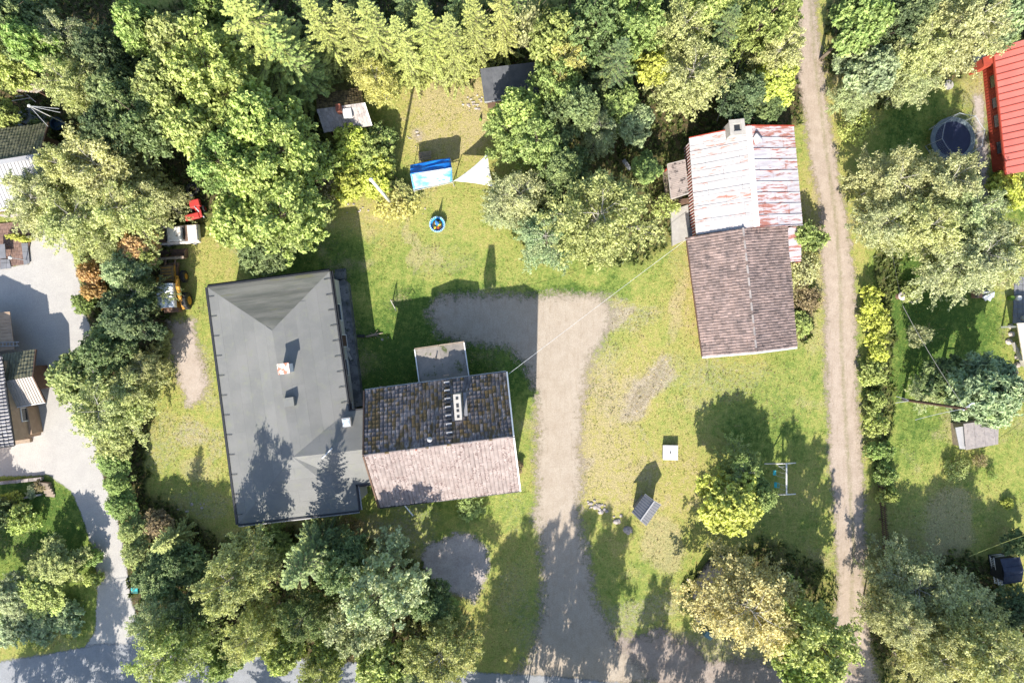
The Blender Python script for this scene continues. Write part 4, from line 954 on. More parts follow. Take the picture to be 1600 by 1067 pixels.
PAL = dict(pale=(0.464, 0.497, 0.221), pale2=(0.470, 0.491, 0.243), sage=(0.432, 0.475, 0.259), green=(0.292, 0.389, 0.124), bright=(0.421, 0.497, 0.157), dark=(0.173, 0.238, 0.092),
           deep=(0.103, 0.151, 0.067), lime=(.54, .58, .13), gold=(0.594, 0.551, 0.194), beige=(0.583, 0.540, 0.248), blue=(0.324, 0.410, 0.221), orange=(0.562, 0.389, 0.184), brown=(0.292, 0.238, 0.130),
           spr=(0.259, 0.335, 0.108), sprl=(0.324, 0.367, 0.113), moss=(0.367, 0.416, 0.157))
tn = 0
NAMES = dict(ash='leafy_tree', birch='birch_tree', round='round_tree', feather='feathery_tree', spruce='spruce_tree', bush='shrub', wiry='thin_shrub')
def plant(kind, px, py, rpx, h, col, label, cat=None, group=None, sx=1.0, sy=1.0, base=None):
    """px, py: where the crown's middle shows in the photograph; rpx its radius there; h height in metres"""
    global tn
    tn += 1; r = random.Random(tn * 7 + 3); ps = PROTO[kind]; me, tm, Rr, H = ps[tn % len(ps)]
    f = .55 if kind == 'spruce' else .62
    if base: p = W(*base, 0)
    else: p = W(px, py, h * f); p.z = 0
    low = kind in ('bush', 'wiry')
    root = thing(NAMES[kind], p, label, cat or ('shrub' if low else 'tree'), group)
    k = rpx * S * (1 - h * f / CAMH) / Rr * dict(birch=.92, ash=1.0, round=1.12).get(kind, 1.04); rz = r.uniform(0, 6.28)
    if sx != 1 or sy != 1: rz = 0 if r.random() < .5 else math.pi
    cr = bpy.data.objects.new('crown' if not low else 'foliage', me); COL.objects.link(cr); cr.parent = root; cr.scale = (k * sx, k * sy, h / H); cr.rotation_euler = (0, 0, rz)
    c = PAL[col]; j0 = r.uniform(-.06, .06); j = [1 + j0 + r.uniform(-.035, .035) for _ in range(3)]; cr.color = (c[0] * j[0], c[1] * j[1], c[2] * j[2], 1)
    t = bpy.data.objects.new('trunk' if not low else 'stems', tm); COL.objects.link(t); t.parent = root; t.scale = cr.scale; t.rotation_euler = cr.rotation_euler
    return root
T = plant
G1 = 'spruces in the row along the top edge'
# upper left wood
T('ash', 32, 40, 58, 12, 'dark', 'dark leafy tree in the top left corner of the wood')
T('ash', 0, 92, 44, 10, 'bright', 'yellow-green tree at the left edge above the pergola')
T('feather', 62, 76, 40, 11, 'green', 'green tree with drooping sprays behind the pergola')
T('birch', 124, 138, 44, 10, 'pale', 'pale green tree between the brown pergola and the dark wood')
T('ash', 2, 178, 24, 5, 'bright', 'low yellow-green tree at the left edge beside the pergola deck')
T('birch', 108, 62, 40, 9, 'sage', 'small grey-green tree below the bare sandy patch at top left')
T('round', 170, 92, 46, 11, 'deep', 'tree coloured nearly black for the shade right of the sandy patch')  # leaf colours of these four trees darkened for the shade they stand in
T('ash', 190, 150, 54, 11, 'dark', 'tree coloured dark for shade in the middle of the upper left wood')
T('round', 176, 205, 44, 10, 'deep', 'tree coloured deep green for shade just above the big pale willow')
T('ash', 232, 190, 50, 11, 'dark', 'tree coloured dark for shade under the large sunlit ash trees')
T('feather', 232, 55, 46, 12, 'green', 'green feathery tree in the upper left wood near the top edge')
T('ash', 285, 75, 58, 13, 'moss', 'olive broadleaf tree between the feathery tree and tall spruce at top')
T('ash', 265, 140, 55, 13, 'moss', 'muted olive tree on the left side of the ash grove')
T('feather', 330, 20, 42, 11, 'green', 'tree with dark sprays at top edge left of the tall spruce')
T('ash', 345, 130, 62, 14, 'bright', 'sunlit ash at the upper end of the ash grove')
T('ash', 320, 205, 60, 13, 'bright', 'broad sunlit ash on the west side of the ash grove')
T('ash', 405, 190, 62, 14, 'bright', 'tall sunlit ash in the centre of the ash grove')
T('ash', 360, 262, 46, 12, 'green', 'green ash directly above the red implement and tyre')
T('ash', 455, 245, 52, 12, 'bright', 'sunlit ash at the east edge of the grove near the lime shrub')
T('ash', 402, 275, 54, 13, 'bright', 'full yellow-green ash between grove centre and hall')
T('ash', 375, 345, 50, 11, 'bright', 'sunlit ash at the south-west corner of the ash grove')
T('ash', 452, 340, 56, 11, 'bright', 'bright ash closest to the north edge of the grey hall')
T('round', 415, 392, 40, 7, 'dark', 'dark rounded tree between the bright ash and the hall roof')
T('birch', 165, 262, 66, 9, 'pale', 'pale willow crown below the deep green tree, upper part of the willow clump')
T('birch', 108, 262, 38, 9, 'pale', 'pale willow crown touching the black tiled roof')
T('birch', 62, 312, 52, 8, 'pale2', 'pale willow overhanging the light metal roof at left')
T('birch', 125, 340, 58, 8, 'pale', 'pale willow at the head of the paved driveway')
T('birch', 200, 328, 54, 8, 'pale', 'pale willow crown in the middle of the willow clump')
T('birch', 238, 312, 38, 7, 'pale2', 'pale greyish willow next to the white pickup')
T('birch', 160, 378, 32, 6, 'pale', 'southernmost pale willow above the orange shrubs')
T('wiry', 142, 202, 18, 3, 'gold', 'small golden shrub under the willow near the clothes pole')
T('bush', 60, 208, 20, 2, 'dark', 'dark shrub at the gable of the black tiled house')
# top row
T('spruce', 415, 62, 74, 17, 'sprl', 'largest sunlit spruce, tall and star-shaped, near the top edge')
T('spruce', 455, 96, 50, 13, 'spr', 'spruce with long bare boughs above the bleached shed')
for i, (x, y, rr, hh) in enumerate([(508,50,40,13),(550,54,38,12),(590,58,42,14),(632,74,38,12),(672,60,42,13),(708,70,36,12),(742,44,36,13),(784,22,34,14)]):
    T('spruce', x, y, rr, hh, 'sprl', ['spruce in the top row straight above the bleached shed', 'spruce in the top row, second right of the star-shaped spruce', 'tall spruce in the top row above the golden birch', 'shorter spruce in the top row over the flagpole shadow tip',
      'spruce in the top row left of the bare grey twigs', 'spruce in the top row amid bare grey twigs', 'spruce in the top row left of the dark shed roof', 'spruce in the top row straight above the dark shed'][i], group=G1)
for i, (x, y, rr, hh) in enumerate([(490,14,38,14),(560,4,34,12),(640,6,36,12),(720,4,36,12),(800,-4,34,12)]):
    T('spruce', x, y, rr, hh, 'dark', ['dark spruce tip cut by the top edge, right of the star-shaped spruce', 'dark spruce at the top edge above the bleached shed roof hatch', 'dark spruce at the top edge above the golden birch', 'dark spruce at the top edge straight above the blue tarp', 'dark spruce at the top edge straight above the dark shed roof'][i], group='dark spruces behind the top row')
for i, (x, y) in enumerate([(520,100),(560,108),(610,108),(650,112),(690,108),(728,92)]):
    T('bush', x, y, 26, 3.5, ['moss','sprl'][i % 2], ['bush above the east end of the bleached shed roof ridge', 'bush just left of the golden birch top', 'bush right beside the golden birch top', 'bush at the spruce foot where the flagpole shadow ends', 'bush at the spruce foot above the open mossy lawn', 'bush at the spruce foot just left of the dark shed'][i], group='undergrowth at the foot of the spruce row')
T('wiry', 668, 60, 24, 7, 'pale2', 'bare pinkish-grey twiggy bush between two spruces of the top row')
T('wiry', 752, 45, 22, 7, 'pale2', 'bare grey twiggy bush in the top row left of the dark shed')
T('birch', 590, 128, 32, 7, 'gold', 'small golden birch beside the bleached shed roof')
T('wiry', 828, 40, 30, 8, 'pale2', 'bare grey twiggy crown at top edge right of the dark shed')
# around the lawn
T('bush', 543, 228, 36, 3.2, 'lime', 'vivid lime shrub touching the bleached shed')
T('bush', 583, 238, 34, 2.8, 'bright', 'yellow-green shrub between the two lime shrubs below the bleached shed')
T('bush', 590, 272, 32, 2.8, 'lime', 'vivid lime shrub beside the thin flagpole shadow')
T('bush', 548, 282, 32, 2.8, 'lime', 'lime shrub at the top of the white flagpole')
T('bush', 597, 208, 20, 2, 'green', 'dark shrub at the east end of the bleached shed')
T('wiry', 622, 322, 34, 1.6, 'gold', 'low sprawling shrub with yellowing leaves at the flagpole foot')
T('bush', 632, 300, 22, 1.3, 'moss', 'olive shrub beside the blue tarp shelter')
T('wiry', 508, 285, 28, 2.5, 'brown', 'brown-leaved shrub between the ash grove and the lime shrubs')
T('bush', 495, 245, 24, 4, 'dark', 'dark shrub between the ash grove and the lime shrub')
T('wiry', 470, 305, 16, 3, 'orange', 'small orange shrub at the edge of the ash grove')
T('bush', 500, 325, 22, 2.5, 'moss', 'olive shrub at the shaded corner north of the hall')
T('ash', 812, 180, 46, 9, 'bright', 'sunlit tree right below the dark shed')
T('ash', 794, 213, 32, 7, 'green', 'green tree whose crown covers one corner of the white sail')
T('ash', 838, 225, 38, 8, 'green', 'green tree behind the tree that covers the white sail')
T('birch', 812, 306, 44, 6, 'sage', 'grey-green willow beside the white sail')
T('birch', 782, 330, 28, 4.5, 'sage', 'low grey-green willow on the lawn below the white sail')
T('birch', 852, 372, 46, 6, 'blue', 'bluish-green drooping tree at the south-west side of the tree island')
T('birch', 935, 340, 76, 13, 'moss', 'large mottled tree with visible pale limbs, in front of the rust-roofed house')
T('round', 880, 270, 40, 9, 'dark', 'dark tree between the large mottled tree and white sail')
T('ash', 872, 62, 48, 12, 'sprl', 'yellow-green tree on the right of the dark shed near the top edge')
T('birch', 880, 110, 34, 10, 'gold', 'narrow golden-yellow birch right of the dark shed')
T('ash', 872, 138, 34, 9, 'green', 'green tree touching the east end of the dark shed')
T('round', 905, 175, 46, 10, 'dark', 'dark green tree below the golden birch')
T('round', 930, 50, 50, 13, 'dark', 'dark tree at the top edge right of the yellow-green tree')
T('spruce', 958, 110, 46, 13, 'deep', 'near-black spruce in the middle of the upper wood')
T('ash', 985, 40, 48, 13, 'green', 'green tree at the top edge above the lime-yellow maple')
T('feather', 965, 165, 40, 8, 'green', 'feathery green tree left of the lime-yellow maple')
T('ash', 1022, 105, 34, 8, 'lime', 'lime-yellow maple in the middle of the upper wood')
T('birch', 1062, 55, 46, 11, 'pale', 'pale birch near top edge above the domed pale birch')
T('birch', 1078, 118, 56, 10, 'pale', 'domed pale birch north-west of the rust-roofed house')
T('spruce', 1120, 60, 46, 12, 'deep', 'dark spruce with hanging boughs right of the pale birches')
T('ash', 1115, 15, 46, 13, 'bright', 'bright tree at the top edge left of the dirt road')
T('feather', 990, 190, 36, 7, 'blue', 'blue-green willow-leaved tree above the large mottled tree')
T('birch', 935, 205, 34, 7, 'sage', 'small grey-green tree left of the blue-green tree')
T('wiry', 940, 180, 24, 4, 'gold', 'thin golden shrub left of the blue-green tree')
T('ash', 1010, 262, 26, 3.5, 'green', 'low green tree at the shaded path by the mottled tree')
T('wiry', 1038, 320, 22, 2, 'bright', 'light green weeds beside the pink porch')
T('ash', 1192, 38, 46, 11, 'sprl', 'olive tree at the top edge right beside the dirt road')
T('birch', 1212, 85, 40, 9, 'pale', 'pale birch leaning over the dirt road')
T('ash', 1212, 125, 40, 7, 'lime', 'yellow-green tree at the road north of the rust-roofed house')
T('round', 1165, 145, 40, 7, 'deep', 'dark tree in shade just north of the white chimney')
T('round', 1200, 165, 26, 5, 'dark', 'dark tree squeezed between rust roof and dirt road')
T('bush', 1265, 370, 28, 2.8, 'green', 'round green bush between the house and dirt road')
T('wiry', 1258, 425, 30, 1.5, 'pale2', 'dry twiggy brush along the brown tiled wall')
T('wiry', 1262, 470, 24, 1.2, 'brown', 'brown brush next to the brown tiled house')
T('bush', 1250, 508, 20, 1.2, 'bright', 'yellow-green bush at the south-east corner of the brown tiled house')
# right of the dirt road
T('ash', 1345, 35, 50, 12, 'green', 'green tree at the top edge right of the dirt road')
T('ash', 1358, 105, 48, 9, 'blue', 'bluish-green bright tree right of the dirt road')
T('birch', 1335, 150, 30, 6, 'sage', 'low grey-green tree on the verge right of the dirt road')
T('wiry', 1345, 195, 26, 3, 'bright', 'light yellow-green shrub on the verge above the long tree shadow')
T('round', 1405, 30, 44, 12, 'deep', 'dark tree at the top edge above the pale drooping birches')
T('birch', 1430, 75, 46, 10, 'pale', 'pale drooping birch left of the red house')
T('birch', 1500, 45, 62, 12, 'pale2', 'large pale drooping birch above the storage box')
T('birch', 1425, 130, 34, 7, 'sage', 'grey-green birch with shade at its foot, north of trampoline')
T('ash', 1580, 18, 40, 10, 'blue', 'blue-green tree in the top right corner')
T('round', 1570, 45, 26, 6, 'dark', 'dark shrubby tree behind the storage box')
T('birch', 1392, 285, 54, 8, 'pale2', 'pale birch on the road side of the birch grove')
T('birch', 1470, 285, 54, 9, 'pale2', 'pale birch just below the trampoline')
T('birch', 1380, 350, 42, 7, 'sage', 'grey-green birch at the south-west side of the birch grove')
T('birch', 1440, 355, 48, 9, 'pale', 'pale birch in the middle of the birch grove')
T('birch', 1510, 330, 50, 9, 'sage', 'grey-green birch left of the lime bushes')
T('birch', 1520, 400, 62, 9, 'sage', 'wide greyish birch above the folded grey parasol')
T('birch', 1570, 390, 46, 8, 'pale', 'pale birch reaching the right edge above the patio')
T('birch', 1480, 420, 40, 6, 'sage', 'low spreading birch left of the brown garden seat')
T('bush', 1580, 300, 30, 1.8, 'lime', 'vivid lime bush below the red house')
T('bush', 1562, 318, 18, 1.5, 'bright', 'small yellow-green bush beside the vivid lime bush')
HG = 'lime hedge bushes along the right side of the dirt road'
for i, (x, y, rr, cl, lb) in enumerate([(1364,470,22,'lime','northernmost lime hedge bush beside the dirt road'),(1370,505,23,'lime','second lime hedge bush from the north end of the hedge'),(1372,545,22,'lime','third lime hedge bush from the north end of the hedge'),
      (1368,582,22,'bright','yellow-green hedge bush above the gap in the hedge'),(1368,632,19,'bright','yellow-green hedge bush below the gap in the hedge'),(1372,665,19,'bright','hedge bush level with the grey garden shed'),
      (1378,705,19,'green','green hedge bush north of the brown picket fence'),(1384,742,17,'green','green hedge bush at the start of the brown picket fence'),(1388,775,16,'bright','southernmost hedge bush, partly over the picket fence')]):
    T('bush', x, y, rr, 2.2, cl, lb, group=HG)
T('feather', 1538, 612, 66, 10, 'blue', 'big feathery rowan-like tree above the grey garden shed')
T('feather', 1480, 590, 40, 6, 'dark', 'dark feathery tree behind the power pole top')
T('birch', 1452, 610, 26, 4, 'sage', 'small greyish tree left of the power pole top')
T('wiry', 1440, 522, 18, 3.5, 'sage', 'tiny thin tree under the white power line')
T('bush', 1425, 455, 16, 1.4, 'moss', 'flowering bush beside the round white lid')
T('wiry', 1500, 735, 20, 1.2, 'moss', 'sparse lawn bush below the grey garden shed')
T('wiry', 1532, 718, 12, 1, 'brown', 'tiny brown-leaved bush near the grey garden shed')
T('wiry', 1552, 742, 8, 1.1, 'green', 'smallest upright green seedling on the lawn right of the bare circle')
T('bush', 1576, 788, 9, .8, 'lime', 'tiny yellow bush north of the dark playhouse')
T('round', 1590, 850, 22, 3, 'dark', 'dark bush behind the dark playhouse')
T('round', 1580, 950, 34, 5, 'deep', 'dark tree right below the dark playhouse')
T('birch', 1425, 915, 60, 5.2, 'pale2', 'northern crown of the big birch clump at bottom right')
T('birch', 1497, 952, 62, 6, 'pale2', 'middle crown of the big birch clump at bottom right')
T('birch', 1402, 968, 44, 9, 'pale2', 'crown of the bottom right birch clump that overhangs the dirt road')
T('birch', 1530, 1010, 62, 11, 'pale', 'lower right crown of the big birch clump')
T('birch', 1455, 1020, 46, 9, 'pale', 'birch crown just right of the small wooden fence')
T('birch', 1590, 1040, 50, 10, 'pale', 'birch crown in the bottom right corner')
T('birch', 1168, 945, 80, 9, 'beige', 'beige-yellow autumn birch, broad crown left of the dirt road')
T('ash', 1265, 992, 54, 11.5, 'bright', 'yellow-green tree right beside the beige birch')
T('ash', 1262, 1050, 48, 9, 'bright', 'yellow-green tree at the bottom edge near the dirt road')
T('ash', 1140, 788, 54, 7.5, 'lime', 'bright yellow maple left of the swing set')
T('round', 1188, 775, 30, 5.5, 'green', 'dark green shrubby tree between the yellow maple and the swing set')
# bottom left and middle
T('birch', 168, 640, 60, 7, 'pale', 'pale tree reaching over the paved driveway')
T('ash', 115, 590, 46, 6, 'moss', 'olive tree nearest the garage')
T('round', 165, 545, 40, 7, 'dark', 'dark tree above the olive tree by the garage')
T('round', 205, 500, 46, 7, 'deep', 'tree coloured deep for shade left of the yellow loader')  # leaf colour here and on the next tree darkened for shade
T('birch', 222, 460, 32, 6, 'dark', 'thin tree coloured dark for shade next to the wheel loader')
T('round', 195, 430, 34, 6, 'blue', 'bluish spruce-like tree below the orange maple')
T('ash', 215, 385, 32, 5.5, 'orange', 'orange-leaved maple left of the white pickup')
T('ash', 228, 402, 20, 4.5, 'bright', 'light green bush between the orange maple and loader bucket')
T('bush', 140, 425, 20, 3, 'orange', 'upper orange-red shrub beside the paved driveway')
T('bush', 145, 455, 16, 2.5, 'orange', 'lower orange-red shrub beside the paved driveway')
T('bush', 128, 475, 18, 2, 'green', 'round green shrub at the driveway edge below the orange shrubs')
T('bush', 255, 532, 15, 1.8, 'moss', 'small olive bush left of the sandy track')
T('birch', 230, 575, 30, 5, 'pale', 'small pale tree left of the sandy track')
T('birch', 205, 610, 40, 6, 'pale', 'pale bushy tree beside the pale driveway tree')
T('ash', 178, 690, 30, 5, 'moss', 'olive tree at the top of the driveway hedge')
HL = 'dense hedge trees between the paved driveway and the hall lawn'
for i, (x, y, rr, cl, lb) in enumerate([(192,662,28,'moss','upper dense hedge tree below the pale driveway tree'),(178,722,26,'green','dense green hedge tree level with the hall hip'),(188,755,24,'green','dense green hedge tree level with the stone planter'),
      (190,790,24,'green','dense green hedge tree where the driveway narrows'),(205,830,24,'moss','darker hedge tree below the narrowing of the driveway'),(215,865,24,'moss','lowest hedge tree above the green box')]):
    T('round', x, y, rr, 3.5, cl, lb, group=HL)
T('spruce', 262, 845, 26, 6, 'moss', 'small conical conifer left of the hall south-west corner')
T('round', 245, 820, 24, 3, 'brown', 'brownish bush above the small conical conifer')
T('round', 255, 905, 40, 5, 'dark', 'dark bush below the small conical conifer')
T('round', 285, 880, 34, 5, 'dark', 'dark bush between the conical conifer and pale birch')
T('birch', 270, 1015, 58, 9, 'moss', 'olive birch over the asphalt road at the bottom left')
T('birch', 245, 965, 34, 7, 'sage', 'grey tree in shade above the road-side olive birch')
T('birch', 300, 960, 34, 6, 'dark', 'dark tree between the grey tree and pale birch')
T('birch', 372, 915, 54, 14, 'pale', 'pale birch south of the grey hall', base=(428, 848))
T('birch', 400, 985, 42, 10, 'pale', 'lower crown of the pale birch pair over the road')
T('ash', 440, 1020, 34, 8, 'bright', 'yellow-green tree hanging over the asphalt road')
T('spruce', 450, 905, 50, 14, 'dark', 'dark green spruce south of the hall entrance wing', base=(522, 832))
T('bush', 425, 850, 30, 2.5, 'green', 'vivid green low shrub at the hall south wall')
T('round', 540, 885, 46, 10, 'dark', 'dark tree above the silvery-green tree')
T('birch', 480, 960, 40, 9, 'dark', 'dark tree between the two groups of pale trees at the bottom')
T('ash', 588, 925, 58, 12.5, 'sage', 'silvery-green tree below the tiled house', base=(625, 868))
T('ash', 560, 975, 40, 9, 'sage', 'lower silvery-green crown beside the asphalt road')
T('ash', 600, 1035, 50, 8, 'bright', 'yellow-green tree at the bottom edge below the silvery-green tree')
T('birch', 690, 1015, 56, 9, 'moss', 'olive tree at the bottom edge below the grey gravel patch')
T('round', 665, 940, 36, 7, 'dark', 'dark tree between silvery-green tree and gravel patch')
T('round', 697, 958, 24, 3.5, 'green', 'green bush at the lower tip of the gravel patch')
T('ash', 350, 1035, 30, 6, 'green', 'green tree over the asphalt road below the pale birch pair')
T('birch', 500, 1050, 34, 7, 'moss', 'olive tree over the asphalt road between the yellow-green trees')
T('birch', 640, 1060, 34, 7, 'sage', 'greyish tree at the bottom edge left of the olive tree')
T('birch', 1158, 735, 38, 4.6, 'green', 'low green crown added to join the shade behind the bright yellow maple')  # added crown; joins the maple's shadow to its foot
T('ash', 510, 1020, 30, 6, 'bright', 'small yellow-green tree beside the road under the silvery-green tree')
T('bush', 735, 790, 22, 1.0, 'green', 'low green plants along the south wall of the tiled house')
T('bush', 810, 730, 10, .8, 'brown', 'tiny dry bush at the east gable of the tiled house')
T('wiry', 545, 830, 20, 2, 'brown', 'brown twiggy bush by the hall south-east corner')
T('round', 95, 880, 40, 4, 'moss', 'olive bush in the left garden near the narrow driveway')
T('round', 62, 925, 38, 3.5, 'bright', 'yellow-green bush in the lower left garden')
T('round', 20, 935, 34, 3.5, 'sage', 'grey-green bush at the left edge of the lower garden')
T('bush', 32, 810, 24, 2.2, 'bright', 'flowering light bush on the left lawn below the planter')
T('bush', 2, 800, 24, 2.5, 'dark', 'dark bush cut by the left edge below the planter')
T('bush', 140, 870, 16, 1.6, 'green', 'green hedge bush at the lawn corner by the driveway')
T('bush', 145, 905, 15, 1.4, 'bright', 'light hedge bush further down the narrow driveway')
for i, (x, y, lb) in enumerate([(20,985,'blue-green shrub in the bed above the road at the left edge'),(62,978,'blue-green shrub second from the left edge in the road bed'),(104,965,'blue-green shrub at the right end of the road bed')]):
    T('bush', x, y, 28, 1.3, 'blue', lb, group='low shrubs in the bed above the asphalt road')
for i, (x, y, cl, lb) in enumerate([(8,778,'lime','lime plant at the left edge in the planter'),(24,776,'lime','lime plant second from the left in the planter'),(48,768,'sage','greyish plant in the middle of the stone planter'),(60,760,'brown','dark plant at the right end of the stone planter')]):
    T('bush', x, y, 10, .7, cl, lb, group='small plants in the stone planter')
T('bush', 28, 371, 17, .9, 'lime', 'clipped lime hedge bush on the brick patio', sx=1.15, sy=.42)
# trees outside the frame whose shade falls into it
for i, (x, y, rr, h, k) in enumerate([(858,1112,44,14.5,'birch'),(905,1120,46,14.5,'birch'),(768,1090,44,13,'birch'),(818,1105,44,13,'birch'),(880,1200,50,15,'ash'),(985,1165,34,12,'birch'),(1050,1185,36,13,'birch'),(1130,1175,40,11,'birch'),(1190,1150,50,9,'ash'),(780,1130,46,12,'birch'),(740,1170,50,14,'spruce'),
      (120,1150,50,12,'birch'),(40,1160,50,13,'birch'),(190,1150,40,11,'spruce'),(-40,930,60,10,'ash'),(-30,860,40,7,'ash'),(1650,900,50,7,'birch'),(1650,760,40,8,'birch'),(1340,1180,50,12,'spruce'),(310,1150,44,13,'birch'),(400,1170,44,14,'spruce'),
      (500,1190,40,13,'spruce'),(640,1190,46,15,'birch'),(1450,1150,60,12,'birch'),(-70,60,60,12,'ash'),(-60,140,50,10,'ash'),(1660,440,50,9,'birch')]):
    p = W(x, y); T(k, x, y, rr, h, 'green', 'tree just outside the photograph shading its edge', group='trees outside the edge of the photograph', base=(x, y))

# ------------------------------------------------------------------ garden and yard objects
m_blue = MAT('blue_tarpaulin', (.01, .16, .62), (.015, .22, .72), sc_=1.5, lrv=.1, rough=.3, spec=.6, bump=.1)
m_lblue = MAT('sunlit_blue_tarpaulin', (.33, .47, .58), (.09, .30, .58), sc_=.5, lo=.45, hi=.6, c3=(.38, .50, .58), sc3=.6, lo3=.55, hi3=.7, lrv=.1, rough=.3, spec=.6, bump=.1)  # sunlit side of the same tarp; sun's paleness and folds put into colour
m_sail = MAT('white_sailcloth', (.70, .70, .69), (.66, .66, .65), sc_=1, lrv=.02, rough=.8, bump=.05)
m_rubber = MAT('black_rubber', (.03, .03, .032), lrv=.3, rough=.7)
m_yel = MAT('yellow_machine_paint', (.48, .25, .03), (.36, .17, .03), sc_=4, lrv=.2, c3=(.16, .08, .03), sc3=4, lo3=.55, hi3=.62, rough=.5)
m_rust = MAT('rusty_steel', (.20, .12, .085), (.11, .08, .065), sc_=5, lrv=.3)
m_steel = MAT('galvanised_steel', (.42, .44, .47), (.33, .35, .38), sc_=5, lrv=.1, rough=.4)
m_grime = MAT('dirty_white_car_paint', (.72, .70, .66), (.58, .54, .50), sc_=3, c3=(.24, .15, .11), sc3=3.4, lo3=.58, hi3=.64, lrv=.05, rough=.45, spec=.5)
m_redp = MAT('faded_red_paint', (.55, .05, .05), (.42, .06, .05), sc_=4, lrv=.2, rough=.5)
m_wtarp = MAT('white_tarpaulin', (.78, .80, .82), (.68, .70, .74), sc_=2, lrv=.05, rough=.5)
m_green = MAT('green_plastic', (.05, .20, .18), lrv=.1, rough=.5)
m_turq = MAT('turquoise_plastic', (.05, .45, .48), lrv=.2, rough=.4)
m_stone = MAT('light_fieldstone', (.42, .37, .34), (.26, .23, .21), sc_=5, lrv=.5)
m_net = MAT('pale_net_cloth', (.20, .23, .24), (.15, .18, .19), sc_=3)
m_mat = MAT('trampoline_fabric', (.022, .028, .055), (.03, .036, .07), sc_=2, lrv=0, rough=.6)
m_soil = MAT('dark_soil', (.06, .045, .03))
m_petal = MAT('yellow_petals', (.65, .45, .03), lrv=.4); m_petr = MAT('red_petals', (.45, .05, .03), lrv=.4)
m_leafp = MAT('plant_green', (.12, .22, .03), lrv=.5)

def cloth(name, mat, P00, P10, P11, P01, parent=None, n=14, sag=.0, wr=.03, thick=True, seed=0, edge_in=0.0):
    P00, P10, P11, P01 = map(Vector, (P00, P10, P11, P01)); r = np.random.default_rng(seed); vs = []
    for j in range(n + 1):
        for i in range(n + 1):
            u, v = i / n, j / n
            uu = u + edge_in * math.sin(math.pi * v) * (1 - 2 * u); v2 = v + edge_in * math.sin(math.pi * u) * (1 - 2 * v)
            p = (P00 * (1 - uu) + P10 * uu) * (1 - v2) + (P01 * (1 - uu) + P11 * uu) * v2
            z = -sag * math.sin(math.pi * u) * math.sin(math.pi * v) + wr * (float(vn(u * 5 + seed, v * 5 + v * u * 3, 1.0, 5)) - .5) * 2
            vs.append((p.x, p.y, p.z + z))
    m = MB(); fs = [(j * (n + 1) + i, j * (n + 1) + i + 1, (j + 1) * (n + 1) + i + 1, (j + 1) * (n + 1) + i) for j in range(n) for i in range(n)]
    m.add(vs, fs, .5); o = m.build(name, mat, parent, smooth=True)
    sm = o.modifiers.new('thick', 'SOLIDIFY'); sm.thickness = .02; return o

# blue tarpaulin shelter
rt = thing('tarp_shelter', W(675,275), 'shelter with blue tarpaulin ridge roof, south side coloured pale as sunlit, on the north lawn', 'tarp shelter')
a, b_, c_, d_ = W(641,258,1.9), W(703,246,1.9), W(707,284,1.9), W(646,297,1.75)
r0, r1 = W(641,272,2.6), W(706,262,2.6)
cloth('tarp', m_blue, a, b_, r1, r0, rt, wr=.1, seed=1, sag=.12); cloth('tarp', m_lblue, d_, c_, r1, r0, rt, wr=.1, seed=2, sag=.10)
q = MB(); v = [W(642,258,1.88), W(641,272,2.58), W(645,296,1.72)]; q.slab(v, .03); q.build('tarp_end', m_blue, rt)
for p in (a, b_, c_, d_): q = MB(); q.tube([(p.x, p.y, 0), (p.x, p.y, p.z - .03)], .03, 6); q.build('pole', m_steel, rt)
q = MB(); q.tube([d_ + Vector((0, -.08, 0)), c_ + Vector((0, -.08, 0))], .035, 6); q.build('edge_rail', m_lconc, rt)
q = MB(); q.tube([r0 - Vector((0, 0, .05)), r1 - Vector((0, 0, .05))], .03, 6); q.build('ridge_pole', m_steel, rt)
# bench of slats behind it
rt = thing('slatted_bench', W(663,244), 'weathered slatted wooden bench in the shade behind the blue tarpaulin', 'bench')
for i in range(5):
    a = W(654, 239.5 + i * 2.7, .45); b_ = W(674, 236.5 + i * 2.7, .45); q = MB(); q.beam(a, b_, .12, .035); q.build('slat', m_wood, rt)
for px in (656, 672): q = MB(); p = W(px, 244, 0); q.box((p.x, p.y, .21), (.08, .6, .42), R(8)); q.build('leg', m_dwood, rt)
# white shade sail (triangular, concave edges) and its pole
rt = thing('shade_sail', W(745,270), 'white three-cornered shade sail stretched beside the blue tarp shelter', 'shade sail')
A_, B_, C_ = W(709,283,2.25), W(762,240,3.0), W(772,292,2.5); n = 14; vs = []; ids = {}
for i in range(n + 1):
    for j in range(n + 1 - i):
        u, v_ = i / n, j / n; w_ = 1 - u - v_; p = A_ * w_ + B_ * u + C_ * v_; cen = (A_ + B_ + C_) / 3
        e = 4 * (u * v_ * (1 - w_) + v_ * w_ * (1 - u) + u * w_ * (1 - v_)); edge = min(u, v_, w_)
        pull = .17 * .6 * (4 * max(u * v_ if w_ < 1e-6 else 0, v_ * w_ if u < 1e-6 else 0, u * w_ if v_ < 1e-6 else 0)) if edge < 1e-6 else .10 * (1 - 3 * edge) * 1.0 * min(1, 4 * (u * v_ + v_ * w_ + u * w_) * .8)
        p = p + (cen - p) * pull; p.z -= .25 * e * .3; ids[i, j] = len(vs); vs.append(tuple(p))
fs = []
for i in range(n):
    for j in range(n - i):
        fs.append((ids[i, j], ids[i + 1, j], ids[i, j + 1]))
        if j < n - i - 1: fs.append((ids[i + 1, j], ids[i + 1, j + 1], ids[i, j + 1]))
q = MB(); q.add(vs, fs, .5); o = q.build('sail', m_sail, rt, smooth=True); o.modifiers.new('t', 'SOLIDIFY').thickness = .015
for p, bp in ((A_, W(708,284)), (B_, W(757,243)), (C_, W(768,289))): q = MB(); q.tube([(bp.x, bp.y, 0), tuple(p)], [.05, .04], 8); q.build('pole', m_steel, rt)

